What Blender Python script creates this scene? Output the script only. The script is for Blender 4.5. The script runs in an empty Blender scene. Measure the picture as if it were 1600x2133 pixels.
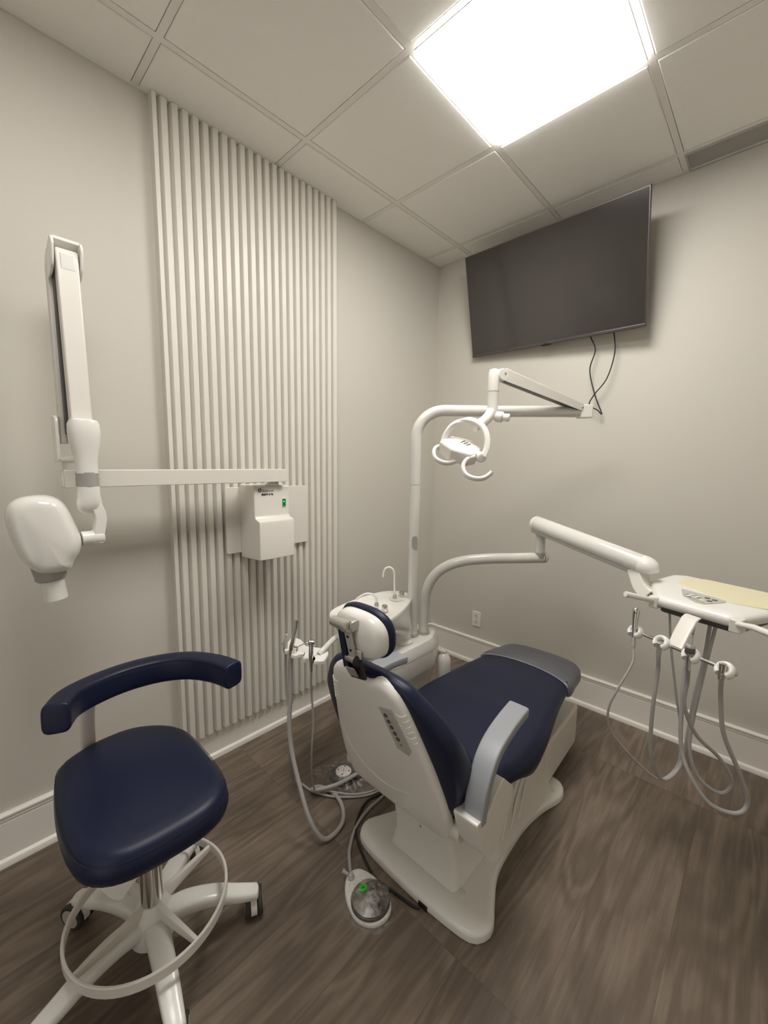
import bpy, bmesh, math, random
from mathutils import Vector, Matrix
random.seed(4)
S = bpy.context.scene
C = S.collection
PI = math.pi
V = Vector

# ------------------------------------------------------------------ camera
CAM = V((1.9345, -2.6122, 1.4809))
yaw, pitch, roll, FPX = -.7564, -.1198, .0118, 859.8
cy, sy, cp, sp = math.cos(yaw), math.sin(yaw), math.cos(pitch), math.sin(pitch)
fw = V((sy*cp, cy*cp, sp)); rt = V((cy, -sy, 0)); up = rt.cross(fw)
rt, up = math.cos(roll)*rt+math.sin(roll)*up, -math.sin(roll)*rt+math.cos(roll)*up
cd = bpy.data.cameras.new('camera'); cam = bpy.data.objects.new('camera', cd); C.objects.link(cam)
cd.sensor_fit = 'VERTICAL'; cd.sensor_height = 36; cd.lens = FPX/2133*36; cd.clip_start = .02
cam.matrix_world = Matrix((( rt.x, up.x, -fw.x, CAM.x), (rt.y, up.y, -fw.y, CAM.y), (rt.z, up.z, -fw.z, CAM.z), (0, 0, 0, 1)))
S.camera = cam

# ------------------------------------------------------------------ light and exposure
PANEL_STRENGTH = 22.5          # the lit ceiling panel; the added fill panel takes a share
S.view_settings.view_transform = 'Standard'
S.view_settings.look = 'None'
S.view_settings.gamma = 1
S.view_settings.use_curve_mapping = False
S.cycles.transparent_max_bounces = 24
S.view_settings.exposure = 0.17
w = bpy.data.worlds.new('world'); S.world = w; w.use_nodes = True
w.node_tree.nodes['Background'].inputs[0].default_value = (.95, .94, .92, 1)
w.node_tree.nodes['Background'].inputs[1].default_value = 0.8   # added fill light, enters through the made-up doorway behind the viewer

# ------------------------------------------------------------------ materials
def srgb(r, g, b):
    f = lambda c: (c/255/12.92) if c/255 <= .04045 else ((c/255+.055)/1.055)**2.4
    return (f(r), f(g), f(b), 1)
def mat(name, col, rough=.5, metal=0., bump=None, spec=.5, coat=0., emis=None, var=.0, vscale=6., trans=0., alpha=1.):
    m = bpy.data.materials.new(name); m.use_nodes = True
    nt = m.node_tree; N = nt.nodes; L = nt.links; p = N['Principled BSDF']
    p.inputs['Base Color'].default_value = col
    p.inputs['Roughness'].default_value = rough
    p.inputs['Metallic'].default_value = metal
    p.inputs['Specular IOR Level'].default_value = spec
    p.inputs['Coat Weight'].default_value = coat
    p.inputs['Coat Roughness'].default_value = .08
    p.inputs['Transmission Weight'].default_value = trans
    p.inputs['Alpha'].default_value = alpha
    if emis:
        p.inputs['Emission Color'].default_value = emis[0]; p.inputs['Emission Strength'].default_value = emis[1]
    tc = N.new('ShaderNodeTexCoord')
    if var:
        n = N.new('ShaderNodeTexNoise'); n.inputs['Scale'].default_value = vscale; n.inputs['Detail'].default_value = 3
        L.new(tc.outputs['Object'], n.inputs['Vector'])
        mx = N.new('ShaderNodeMix'); mx.data_type = 'RGBA'
        mx.inputs['A'].default_value = tuple(c*(1-var) for c in col[:3])+(1,)
        mx.inputs['B'].default_value = tuple(min(1, c*(1+var)) for c in col[:3])+(1,)
        L.new(n.outputs['Fac'], mx.inputs['Factor']); L.new(mx.outputs['Result'], p.inputs['Base Color'])
    if bump:
        sc, st, dist = bump
        n = N.new('ShaderNodeTexNoise'); n.inputs['Scale'].default_value = sc; n.inputs['Detail'].default_value = 4
        L.new(tc.outputs['Object'], n.inputs['Vector'])
        b = N.new('ShaderNodeBump'); b.inputs['Strength'].default_value = st; b.inputs['Distance'].default_value = dist
        L.new(n.outputs['Fac'], b.inputs['Height']); L.new(b.outputs['Normal'], p.inputs['Normal'])
    return m
M = {}
M['wall'] = mat('wall_paint', srgb(208, 203, 193), .62, bump=(260, .12, .002), var=.02, vscale=1.5, spec=.3)
M['trim'] = mat('trim_paint', srgb(240, 235, 227), .32, var=.01)
M['slat'] = mat('slat_paint', srgb(226, 221, 212), .42, bump=(400, .06, .001), var=.01)
M['tile'] = mat('ceiling_tile', srgb(247, 244, 238), .85, bump=(500, .15, .002), var=.015, vscale=40)
M['tee'] = mat('ceiling_tee', srgb(238, 234, 228), .45, var=.01)
M['plastic'] = mat('white_plastic', srgb(238, 235, 229), .28, coat=.25, var=.01)
M['plastic2'] = mat('warm_white_plastic', srgb(228, 223, 215), .36, coat=.1, var=.01)
M['gloss'] = mat('white_ceramic', srgb(236, 233, 227), .1, coat=.6, var=.005)
M['enamel'] = mat('white_enamel', srgb(222, 219, 212), .22, coat=.35, var=.01)
M['grey'] = mat('grey_plastic', srgb(158, 161, 166), .42, var=.02)
M['ring'] = mat('grey_collar', srgb(168, 164, 158), .45, var=.02)
M['lgrey'] = mat('light_grey_plastic', srgb(186, 183, 177), .4, var=.02)
M['dgrey'] = mat('dark_grey_plastic', srgb(82, 80, 78), .5, var=.03)
M['black'] = mat('black_plastic', srgb(26, 25, 25), .45, var=.05)
M['navy'] = mat('navy_leather', srgb(15, 23, 52), .42, bump=(380, .12, .001), var=.08, vscale=14, spec=.4)
M['seam'] = mat('seam_thread', srgb(18, 21, 44), .5, var=.05)
M['film'] = mat('grey_vinyl_cover', srgb(106, 107, 115), .33, var=.04, bump=(30, .08, .004), alpha=.84)
M['chrome'] = mat('chrome', srgb(214, 211, 206), .14, metal=1., var=.02)
M['brushed'] = mat('brushed_metal', srgb(196, 194, 188), .3, metal=.75, var=.03)
M['steel'] = mat('satin_steel', srgb(152, 148, 143), .27, metal=1., var=.03)
M['hose'] = mat('grey_hose', srgb(172, 168, 164), .4, var=.03)
M['cable'] = mat('black_cable', srgb(22, 21, 20), .5, var=.05)
M['rubber'] = mat('caster_rubber', srgb(58, 55, 52), .6, var=.06)
M['screen'] = mat('tv_screen', srgb(46, 42, 40), .13, spec=1.0, var=.01)
M['bezel'] = mat('tv_bezel', srgb(92, 86, 86), .3, metal=.5, var=.03)
M['green'] = mat('green_rocker', srgb(10, 96, 48), .25, var=.03, emis=(srgb(30, 190, 90), .12))
M['lamp_green'] = mat('green_lamp', srgb(60, 220, 130), .3, emis=(srgb(80, 240, 150), 1.2), var=.01)
M['sticker'] = mat('green_sticker', srgb(48, 214, 48), .5, var=.02)
M['yellow'] = mat('yellow_mat', srgb(224, 217, 184), .7, bump=(500, .3, .002), var=.02, vscale=80)
M['ink'] = mat('printed_ink', srgb(30, 28, 28), .6, var=.02)
M['ink2'] = mat('grey_printed_ink', srgb(140, 136, 130), .6, var=.02)
M['orange'] = mat('orange_mark', srgb(168, 118, 72), .5, var=.2, vscale=90)
M['panel'] = mat('light_diffuser', srgb(245, 244, 240), .5, emis=((1, .98, .94, 1), PANEL_STRENGTH), var=.005)
M['fill_panel'] = mat('added_fill_diffuser', srgb(245, 244, 240), .5, emis=((1, .98, .94, 1), PANEL_STRENGTH*.66), var=.005)  # for the unseen panel added to brighten left wall and ceiling
M['vent'] = mat('vent_metal', srgb(196, 191, 184), .55, var=.03)
M['ventdark'] = mat('vent_dark', srgb(120, 115, 110), .8, var=.03)
def bag_material():
    m = bpy.data.materials.new('clear_bag'); m.use_nodes = True; nt = m.node_tree; N = nt.nodes; L = nt.links
    p = N['Principled BSDF']; p.inputs['Base Color'].default_value = (.8, .79, .77, 1); p.inputs['Roughness'].default_value = .18
    tc = N.new('ShaderNodeTexCoord'); n = N.new('ShaderNodeTexNoise'); n.inputs['Scale'].default_value = 34; n.inputs['Detail'].default_value = 6; n.inputs['Distortion'].default_value = 1.6
    L.new(tc.outputs['Object'], n.inputs['Vector'])
    b = N.new('ShaderNodeBump'); b.inputs['Strength'].default_value = .9; b.inputs['Distance'].default_value = .012
    L.new(n.outputs['Fac'], b.inputs['Height']); L.new(b.outputs['Normal'], p.inputs['Normal'])
    r = N.new('ShaderNodeMapRange'); r.inputs['From Min'].default_value = .46; r.inputs['From Max'].default_value = .7
    r.inputs['To Min'].default_value = .0; r.inputs['To Max'].default_value = .22
    L.new(n.outputs['Fac'], r.inputs['Value']); L.new(r.outputs['Result'], p.inputs['Alpha'])
    return m
M['bag'] = bag_material()
def floor_material():
    m = bpy.data.materials.new('wood_plank_vinyl'); m.use_nodes = True; nt = m.node_tree; N = nt.nodes; L = nt.links; p = N['Principled BSDF']
    geo = N.new('ShaderNodeNewGeometry'); sep = N.new('ShaderNodeSeparateXYZ'); L.new(geo.outputs['Position'], sep.inputs[0])
    cmb = N.new('ShaderNodeCombineXYZ'); L.new(sep.outputs['Y'], cmb.inputs['X']); L.new(sep.outputs['X'], cmb.inputs['Y'])
    br = N.new('ShaderNodeTexBrick'); br.offset = .37; br.offset_frequency = 1; br.squash = 1
    br.inputs['Scale'].default_value = 1; br.inputs['Brick Width'].default_value = 1.22; br.inputs['Row Height'].default_value = .228
    br.inputs['Mortar Size'].default_value = .0006; br.inputs['Mortar Smooth'].default_value = .3
    br.inputs['Color1'].default_value = (0, 0, 0, 1); br.inputs['Color2'].default_value = (1, 1, 1, 1); br.inputs['Mortar'].default_value = (.5, .5, .5, 1)
    L.new(cmb.outputs[0], br.inputs['Vector'])
    # per-plank shift of the grain
    add = N.new('ShaderNodeVectorMath'); add.operation = 'MULTIPLY_ADD'
    L.new(br.outputs['Color'], add.inputs[0]); add.inputs[1].default_value = (13, 7, 3); L.new(geo.outputs['Position'], add.inputs[2])
    mp = N.new('ShaderNodeMapping'); mp.inputs['Scale'].default_value = (6.5, .95, 1); L.new(add.outputs[0], mp.inputs['Vector'])
    n1 = N.new('ShaderNodeTexNoise'); n1.inputs['Scale'].default_value = 1.0; n1.inputs['Detail'].default_value = 2; n1.inputs['Distortion'].default_value = .6
    L.new(mp.outputs[0], n1.inputs['Vector'])
    # rings out of the smooth noise: cathedral grain
    mul = N.new('ShaderNodeMath'); mul.operation = 'MULTIPLY'; mul.inputs[1].default_value = 46; L.new(n1.outputs['Fac'], mul.inputs[0])
    sn = N.new('ShaderNodeMath'); sn.operation = 'SINE'; L.new(mul.outputs[0], sn.inputs[0])
    mp2 = N.new('ShaderNodeMapping'); mp2.inputs['Scale'].default_value = (70, 4, 1); L.new(add.outputs[0], mp2.inputs['Vector'])
    n2 = N.new('ShaderNodeTexNoise'); n2.inputs['Scale'].default_value = 1.0; n2.inputs['Detail'].default_value = 6; n2.inputs['Roughness'].default_value = .65
    L.new(mp2.outputs[0], n2.inputs['Vector'])
    n3 = N.new('ShaderNodeTexNoise'); n3.inputs['Scale'].default_value = 3.2; n3.inputs['Detail'].default_value = 4
    L.new(add.outputs[0], n3.inputs['Vector'])
    def ma(a, k, b):
        x = N.new('ShaderNodeMath'); x.operation = 'MULTIPLY_ADD'; L.new(a, x.inputs[0]); x.inputs[1].default_value = k
        if isinstance(b, float): x.inputs[2].default_value = b
        else: L.new(b, x.inputs[2])
        return x.outputs[0]
    s = ma(sn.outputs[0], .10, .5)
    s = ma(n2.outputs['Fac'], .62, s)
    s = ma(n3.outputs['Fac'], .75, s)
    s = ma(br.outputs['Color'], .06, s)
    cr = N.new('ShaderNodeValToRGB'); cr.color_ramp.elements[0].position = .84; cr.color_ramp.elements[1].position = 1.55
    mr = N.new('ShaderNodeMapRange'); mr.inputs['From Min'].default_value = .75; mr.inputs['From Max'].default_value = 1.6; L.new(s, mr.inputs['Value'])
    cr.color_ramp.elements[0].position = 0; cr.color_ramp.elements[1].position = 1
    cr.color_ramp.elements[0].color = srgb(80, 69, 59); cr.color_ramp.elements[1].color = srgb(146, 131, 116)
    e = cr.color_ramp.elements.new(.5); e.color = srgb(110, 97, 85)
    L.new(mr.outputs[0], cr.inputs['Fac'])
    mx = N.new('ShaderNodeMix'); mx.data_type = 'RGBA'; mx.inputs['B'].default_value = srgb(84, 73, 63)
    L.new(br.outputs['Fac'], mx.inputs['Factor']); L.new(cr.outputs['Color'], mx.inputs['A']); L.new(mx.outputs['Result'], p.inputs['Base Color'])
    p.inputs['Roughness'].default_value = .46; p.inputs['Specular IOR Level'].default_value = .35
    b = N.new('ShaderNodeBump'); b.inputs['Strength'].default_value = .25; b.inputs['Distance'].default_value = .001
    L.new(n2.outputs['Fac'], b.inputs['Height']); L.new(b.outputs['Normal'], p.inputs['Normal'])
    return m
M['floor'] = floor_material()

# ------------------------------------------------------------------ mesh helpers
class MB:
    def __init__(s): s.v = []; s.f = []
    def add(s, v, f):
        o = len(s.v); s.v += [V(p) for p in v]; s.f += [tuple(i+o for i in q) for q in f]; return s
    def box(s, c, d, R=None):
        c = V(c); P = []
        for k in range(8):
            q = V(((k & 1)-.5, ((k >> 1) & 1)-.5, ((k >> 2) & 1)-.5)); q = V((q.x*d[0], q.y*d[1], q.z*d[2]))
            P.append(c+(R @ q if R else q))
        return s.add(P, [(0, 2, 3, 1), (4, 5, 7, 6), (0, 1, 5, 4), (2, 6, 7, 3), (0, 4, 6, 2), (1, 3, 7, 5)])
    def bb(s, a, b):
        a = V(a); b = V(b); return s.box((a+b)/2, [abs(b[i]-a[i]) for i in range(3)])
    def rings(s, R, close=True, cap=True, capend=True):
        n = len(R[0]); vs = [p for r in R for p in r]; f = []
        for i in range(len(R)-1):
            for j in range(n if close else n-1):
                k = (j+1) % n; f.append((i*n+j, i*n+k, (i+1)*n+k, (i+1)*n+j))
        if cap: f.append(tuple(range(n-1, -1, -1)))
        if capend: f.append(tuple((len(R)-1)*n+j for j in range(n)))
        return s.add(vs, f)
    def sweep(s, path, r, n=14, prof=None, up0=None, cap=True, loop=False):
        P = [V(p) for p in path]; m = len(P)
        rr = r if isinstance(r, (list, tuple)) else [r]*m
        T = []
        for i in range(m):
            a = P[(i-1) % m] if (i or loop) else P[i]; b = P[(i+1) % m] if (i < m-1 or loop) else P[i]
            T.append((b-a).normalized())
        u = V(up0) if up0 else (V((0, 0, 1)) if abs(T[0].z) < .9 else V((1, 0, 0)))
        R = []
        for i in range(m):
            u = (V(up0) if up0 else u); u = (u-T[i]*u.dot(T[i])).normalized(); x = T[i].cross(u)
            if prof: R.append([P[i]+x*a*rr[i]+u*b*rr[i] for a, b in prof])
            else: R.append([P[i]+(x*math.cos(t)+u*math.sin(t))*rr[i] for t in [2*PI*k/n for k in range(n)]])
        if loop: R.append(R[0])
        return s.rings(R, cap=cap and not loop, capend=cap and not loop)
    def lathe(s, o, ax, prof, n=28, cap=True):
        o = V(o); ax = V(ax).normalized(); a = V((1, 0, 0)) if abs(ax.x) < .9 else V((0, 1, 0)); x = (a-ax*a.dot(ax)).normalized(); y = ax.cross(x)
        return s.rings([[o+ax*h+(x*math.cos(2*PI*k/n)+y*math.sin(2*PI*k/n))*max(r, 1e-4) for k in range(n)] for r, h in prof], cap=cap, capend=cap)
    def prism(s, pts, d):
        d = V(d); P = [V(p) for p in pts]; return s.rings([P, [p+d for p in P]])
    def build(s, name, m, parent=None, bevel=0, seg=3, sub=0, smooth=True, ang=38, solid=0):
        o0 = V(parent['_o']) if parent is not None and '_o' in parent else V((0, 0, 0))
        me = bpy.data.meshes.new(name); me.from_pydata([tuple(p-o0) for p in s.v], [], s.f); me.validate()
        bm = bmesh.new(); bm.from_mesh(me); bmesh.ops.remove_doubles(bm, verts=bm.verts, dist=1e-6); bmesh.ops.recalc_face_normals(bm, faces=bm.faces); bm.to_mesh(me); bm.free()
        o = bpy.data.objects.new(name, me); C.objects.link(o)
        me.materials.append(M[m] if isinstance(m, str) else m)
        if smooth:
            for p in me.polygons: p.use_smooth = True
            me.set_sharp_from_angle(angle=math.radians(ang))
        if solid:
            q = o.modifiers.new('solid', 'SOLIDIFY'); q.thickness = solid; q.offset = -1
        if bevel:
            q = o.modifiers.new('bevel', 'BEVEL'); q.width = bevel; q.segments = seg; q.limit_method = 'ANGLE'; q.angle_limit = math.radians(32); q.harden_normals = False
        if sub:
            q = o.modifiers.new('sub', 'SUBSURF'); q.levels = sub; q.render_levels = sub
        if parent is not None:
            o.parent = parent
            o['_o'] = tuple(o0)
        return o
def spline(pts, n=8, closed=False):
    P = [V(p) for p in pts]; m = len(P); out = []
    rng = m if closed else m-1
    for i in range(rng):
        g = lambda k: P[k % m] if closed else P[min(max(k, 0), m-1)]
        a, b, c, d = g(i-1), g(i), g(i+1), g(i+2)
        for k in range(n):
            t = k/n; out.append(.5*((2*b)+(c-a)*t+(2*a-5*b+4*c-d)*t*t+(3*b-a-3*c+d)*t**3))
    if not closed: out.append(P[-1])
    return out
def rnd(pts, r, n=5):            # rounded polygon corners
    P = [V(p) for p in pts]; m = len(P); out = []
    for i in range(m):
        a, b, c = P[i-1], P[i], P[(i+1) % m]
        q = r[i] if isinstance(r, (list, tuple)) else r
        d1 = (a-b); d2 = (c-b); q1 = min(q, d1.length*.45); q2 = min(q, d2.length*.45)
        s0 = b+d1.normalized()*q1; s1 = b+d2.normalized()*q2
        for k in range(n+1):
            t = k/n; out.append(s0*(1-t)**2+b*2*t*(1-t)+s1*t*t)
    return out
def resample(P, n):
    m = len(P); L = [0]
    for i in range(m): L.append(L[-1]+(P[(i+1) % m]-P[i]).length)
    out = []; j = 0
    for k in range(n):
        d = L[-1]*k/n
        while L[j+1] < d: j += 1
        t = (d-L[j])/max(1e-9, L[j+1]-L[j]); out.append(P[j]*(1-t)+P[(j+1) % m]*t)
    return out
def puff(mb, out2d, layers, fn, caps=(5, 5), bulge=(0, 0)):
    """soft closed body: outline (u,v), layers (inset, w), caps shrinking to the centre with a bulge"""
    P = [V((p[0], p[1], 0)) for p in out2d]; m = len(P); c = sum(P, V((0, 0, 0)))/m
    area = sum(P[i].x*P[(i+1) % m].y-P[(i+1) % m].x*P[i].y for i in range(m)); sg = 1 if area > 0 else -1
    Nn = []
    for i in range(m):
        t = (P[(i+1) % m]-P[i-1]).normalized(); Nn.append(V((-t.y, t.x, 0))*sg)
    def ring(inset, w): return [(P[i]+Nn[i]*inset, w) for i in range(m)]
    R = []
    i0, w0 = layers[0]
    base = ring(i0, w0)
    for k in range(caps[0], 0, -1):
        t = k/(caps[0]+.6); R.append([(q.lerp(c, t), w0+bulge[0]*(1-(1-t)**2)) for q, _ in base])
    for a, b in layers: R.append(ring(a, b))
    i1, w1 = layers[-1]; base = ring(i1, w1)
    for k in range(1, caps[1]+1):
        t = k/(caps[1]+.6); R.append([(q.lerp(c, t), w1+bulge[1]*(1-(1-t)**2)) for q, _ in base])
    mb.rings([[fn(q.x, q.y, wv) for q, wv in r] for r in R])
    return mb
def ellip(cx, cy_, a, b, e=2., n=40, rot=0.):
    o = []
    for k in range(n):
        t = 2*PI*k/n; c, s = math.cos(t), math.sin(t)
        x = a*math.copysign(abs(c)**(2/e), c); y = b*math.copysign(abs(s)**(2/e), s)
        o.append((cx+x*math.cos(rot)-y*math.sin(rot), cy_+x*math.sin(rot)+y*math.cos(rot)))
    return o
def thing(name, label, cat, loc, group=None):
    o = bpy.data.objects.new(name, None); C.objects.link(o); o.location = loc; o.empty_display_size = .05
    o['_o'] = tuple(loc); o['label'] = label; o['category'] = cat
    if group: o['group'] = group
    return o
def tag(o, label, cat, group=None):
    o['label'] = label; o['category'] = cat
    if group: o['group'] = group
    return o
def struct(o): o['kind'] = 'structure'; return o
def text(name, body, size, loc, R, m, parent, depth=.0006, bold=0.):
    cu = bpy.data.curves.new(name, 'FONT'); cu.body = body; cu.size = size; cu.extrude = depth; cu.offset = bold
    t = bpy.data.objects.new(name+'_tmp', cu); C.objects.link(t)
    dg = bpy.context.evaluated_depsgraph_get(); me = bpy.data.meshes.new_from_object(t.evaluated_get(dg)); C.objects.unlink(t); bpy.data.objects.remove(t)
    o = bpy.data.objects.new(name, me); C.objects.link(o); me.materials.clear(); me.materials.append(M[m])
    root = V(parent['_o']); me.transform(Matrix.Translation(V(loc)-root) @ R.to_4x4()); o.parent = parent; o['_o'] = tuple(root)
    return o
def cols(x, y, z): return Matrix((x, y, z)).transposed()

# ------------------------------------------------------------------ room
H = 2.9085; RX = 3.0; RY = -3.75
def quad(name, pts, m): return struct(MB().add(pts, [(0, 1, 2, 3)]).build(name, m, smooth=False))
def slab(name, a, b, m): return struct(MB().bb(a, b).build(name, m, smooth=False))
slab('floor', (-.12, RY-.12, -.1), (RX+.12, .12, 0), 'floor')
slab('wall_left', (-.12, RY, 0), (0, 0, 3.02), 'wall')
slab('wall_back', (-.12, 0, 0), (RX+.12, .12, 3.02), 'wall')
slab('wall_right', (RX, RY, 0), (RX+.12, 0, 3.02), 'wall')
m = MB(); m.bb((-.12, RY-.12, 0), (1.25, RY, 3.02)); m.bb((2.25, RY-.12, 0), (RX+.12, RY, 3.02)); m.bb((1.25, RY-.12, 2.15), (2.25, RY, 3.02)); struct(m.build('wall_front', 'wall', smooth=False))  # doorway gap is made up to let the world fill light in
slab('ceiling', (-.12, RY-.12, 3.02), (RX+.12, .12, 3.1), 'tile')
# suspended grid: tees and tiles
GX = [0.271, 0.877, 1.482, 2.088, 2.694]; GY = [-.163, -.776, -1.386, -1.998, -2.608, -3.218]
xs = [0.0]+GX+[RX]; ys = [0.0]+GY+[RY]
g = MB(); hw = .012
for x in GX: g.bb((x-hw, RY, H), (x+hw, 0, H+.03))
for i, y in enumerate(GY):
    for j in range(len(xs)-1):
        a = xs[j]+(hw if j else 0); b = xs[j+1]-(hw if j < len(xs)-2 else 0); g.bb((a, y-hw, H), (b, y+hw, H+.03))
struct(g.build('trim_1', 'tee', smooth=False))
g = MB()
g.bb((0, RY, H-.001), (.02, 0, H+.02)); g.bb((.02, -.02, H-.001), (RX, 0, H+.02)); g.bb((RX-.02, RY, H-.001), (RX, -.02, H+.02)); g.bb((.02, RY, H-.001), (RX-.02, RY+.02, H+.02))
struct(g.build('trim_2', 'tee', smooth=False))
LIT = {(2, 2), (2, 4)}  # the panel over the chair, and an unseen one added as fill
g = MB()
for i in range(len(xs)-1):
    for j in range(len(ys)-1):
        if (i, j) in LIT: continue
        a0 = xs[i]+(.0145 if i else .001); a1 = xs[i+1]-(.0145 if i < len(xs)-2 else .001)
        b1 = ys[j]-(.0145 if j else .001); b0 = ys[j+1]+(.0145 if j < len(ys)-2 else .001)
        if j == 0 and i in (3,): continue
        e = .004
        z0, z1 = H-.0025, H+.012
        g.rings([[(a0+e, b0+e, z0), (a1-e, b0+e, z0), (a1-e, b1-e, z0), (a0+e, b1-e, z0)], [(a0, b0, z0+.003), (a1, b0, z0+.003), (a1, b1, z0+.003), (a0, b1, z0+.003)], [(a0, b0, z1), (a1, b0, z1), (a1, b1, z1), (a0, b1, z1)]])
struct(g.build('trim_3', 'tile', smooth=False))
for n_, (i, j) in enumerate(sorted(LIT)):
    a0, a1, b1, b0 = xs[i]+hw, xs[i+1]-hw, ys[j]-hw, ys[j+1]+hw
    t = thing('ceiling_light', 'bright square light panel set flush in the tiled ceiling above the dental chair' if j == 2 else 'unseen square fill light panel added in the ceiling above the viewer', 'ceiling light', ((a0+a1)/2, (b0+b1)/2, H), 'square ceiling light panels')
    f = MB()
    for p, q in (((a0, b0, H-.002), (a0+.008, b1, H+.03)), ((a1-.008, b0, H-.002), (a1, b1, H+.03)), ((a0+.008, b0, H-.002), (a1-.008, b0+.008, H+.03)), ((a0+.008, b1-.008, H-.002), (a1-.008, b1, H+.03))): f.bb(p, q)
    f.build('frame', 'plastic', t, smooth=False)
    MB().bb((a0+.008, b0+.008, H-.013), (a1-.008, b1-.008, H+.006)).build('diffuser', 'panel' if j == 2 else 'fill_panel', t, smooth=False)
# linear vent in the border row beside the back wall
t = thing('ceiling_vent', 'long grey slotted air vent in the ceiling edge right of the television', 'vent', (1.79, -.08, H))
a0, a1, b0, b1 = xs[3]+.014, xs[4]-.014, -.149, -.002
f = MB()
f.bb((a0, b0, H-.004), (a0+.006, b1, H+.01)); f.bb((a1-.006, b0, H-.004), (a1, b1, H+.01)); f.bb((a0+.006, b0, H-.004), (a1-.006, b0+.006, H+.01)); f.bb((a0+.006, b1-.006, H-.004), (a1-.006, b1, H+.01))
f.build('frame', 'vent', t, smooth=False)
f = MB(); k = b0+.010
R = Matrix.Rotation(.5, 3, 'X')
while k < b1-.009:
    f.box(((a0+a1)/2, k, H+.004), (a1-a0-.012, .0022, .012), R); k += .0125
f.build('louvres', 'vent', t, smooth=False)
MB().bb((a0, b0, H+.012), (a1, b1, H+.016)).build('backing', 'ventdark', t, smooth=False)
# baseboards: tall board, bead line, cap, and shoe moulding
def base_profile(cap=True):
    if cap: return [(0, 0), (.03, 0), (.03, .010), (.026, .020), (.016, .024), (.014, .026), (.014, .162), (.011, .165), (.014, .168), (.0165, .171), (.0165, .182), (.020, .186), (.020, .192), (.012, .197), (0, .197)]
    return [(0, 0), (.03, 0), (.03, .010), (.026, .020), (.016, .024), (.014, .026), (.014, .148), (0, .148)]
def baseboard(name, A, B, nrm, cap=True):
    A = V(A); B = V(B); nrm = V(nrm); m = MB(); pr = base_profile(cap)
    m.rings([[P+nrm*a+V((0, 0, b)) for a, b in pr] for P in (A, B)]); return struct(m.build(name, 'trim', ang=25))
PL, PR = -1.9486, -1.0032
baseboard('baseboard_left', (0, PL, 0), (0, RY, 0), (1, 0, 0))
b_ = baseboard('trim_4', (0, PL, 0), (0, PR, 0), (1, 0, 0), cap=False)
baseboard('trim_5', (0, PR, 0), (0, 0, 0), (1, 0, 0))
baseboard('baseboard_back', (.0, 0, 0), (RX, 0, 0), (0, -1, 0))
baseboard('baseboard_right', (RX, 0, 0), (RX, RY, 0), (-1, 0, 0))
# slatted wall panel
t = thing('slatted_wall_panel', 'tall white panel of vertical slats fixed to the left wall from baseboard to ceiling', 'wall panel', (0.01, (PL+PR)/2, .15))
pr = [(0, PL), (.042, PL), (.042, PL+.016), (.014, PL+.021), (.014, PL+.026)]
n = 22; y0 = PL+.026; pitch_ = (PR-y0)/n
for k in range(n):
    y = y0+k*pitch_
    pr += [(.014, y+.0005), (.036, y+.0060), (.0395, y+.0082), (.0395, y+pitch_-.0122), (.036, y+pitch_-.0100), (.014, y+pitch_-.0045)]
pr += [(.014, PR), (0, PR)]
MB().rings([[(a+.0005, b, z) for a, b in pr] for z in (.1495, H-.004)]).build('slats', 'slat', t, smooth=False)
# ------------------------------------------------------------------ power outlet
t = thing('power_outlet', 'white double power outlet plate low on the back wall', 'outlet', (.424, 0, .34))
MB().box((.424, -.0035, .342), (.068, .006, .112)).build('cover_plate', 'plastic', t, bevel=.002)
for dz in (-.022, .022):
    o = MB(); puff(o, ellip(0, 0, .0165, .0135, 3.2, 24), [(.0005, 0), (0, .002)], lambda u, v, w_: V((.424+u, -.0065-w_, .342+dz+v)), (1, 1)); r_ = o.build('socket', 'plastic2', t)
    s_ = MB()
    for dx in (-.006, .006): s_.box((.424+dx, -.0088, .345+dz), (.0018, .001, .007))
    s_.lathe((.424, -.0083, .336+dz), (0, -1, 0), [(.0022, 0), (.0022, .001)], 10)
    q = s_.build('slot', 'black', t); q.parent = r_
MB().lathe((.424, -.0065, .342), (0, -1, 0), [(.003, 0), (.003, .0008)], 12).build('screw', 'brushed', t)
# ------------------------------------------------------------------ television
TVP = (.863, -.146, 2.494, -.077, .237, -.026, 1.058)
tvx, tvy, tvz, ta, tt, tr, tW = TVP
tH = tW*.583; c_, s_ = math.cos(ta), math.sin(ta)
rgt = V((c_, s_, 0)); nrm = V((s_, -c_, 0)); upv = V((0, 0, 1))*math.cos(tt)+nrm*math.sin(tt)
r2 = rgt*math.cos(tr)+upv*math.sin(tr); u2 = -rgt*math.sin(tr)+upv*math.cos(tr); n2 = r2.cross(u2)
RT = cols(r2, u2, n2); O = V((tvx, tvy, tvz))
tv = thing('television', 'wide black flat television tilted down from the back wall near the ceiling', 'television', O)
P_ = lambda a, b, d: O+r2*a+u2*b+n2*d
m = MB(); m.box(P_(0, 0, -.008), (tW, tH, .016), RT); hs = m.build('housing', 'bezel', tv, bevel=.003)
m = MB(); m.box(P_(0, .008, .0008), (tW-.014, tH-.030, .002), RT); m.build('screen', 'screen', tv, smooth=False)
m = MB(); m.box(P_(0, -tH/2+.009, .003), (tW-.004, .014, .006), RT); m.build('bottom_strip', 'bezel', tv, bevel=.002)
m = MB(); m.box(P_(0, -.1, -.03), (tW*.72, tH*.55, .03), RT); m.build('rear_cover', 'black', tv, bevel=.008)
text('logo', 'TCL', .014, P_(-.013, -tH/2+.0035, .0062), RT, 'ink', tv, bold=.0004)
m = MB(); m.box(P_(0, -tH/2-.003, -.002), (.055, .006, .01), RT); m.build('sensor', 'black', tv, bevel=.001)
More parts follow.
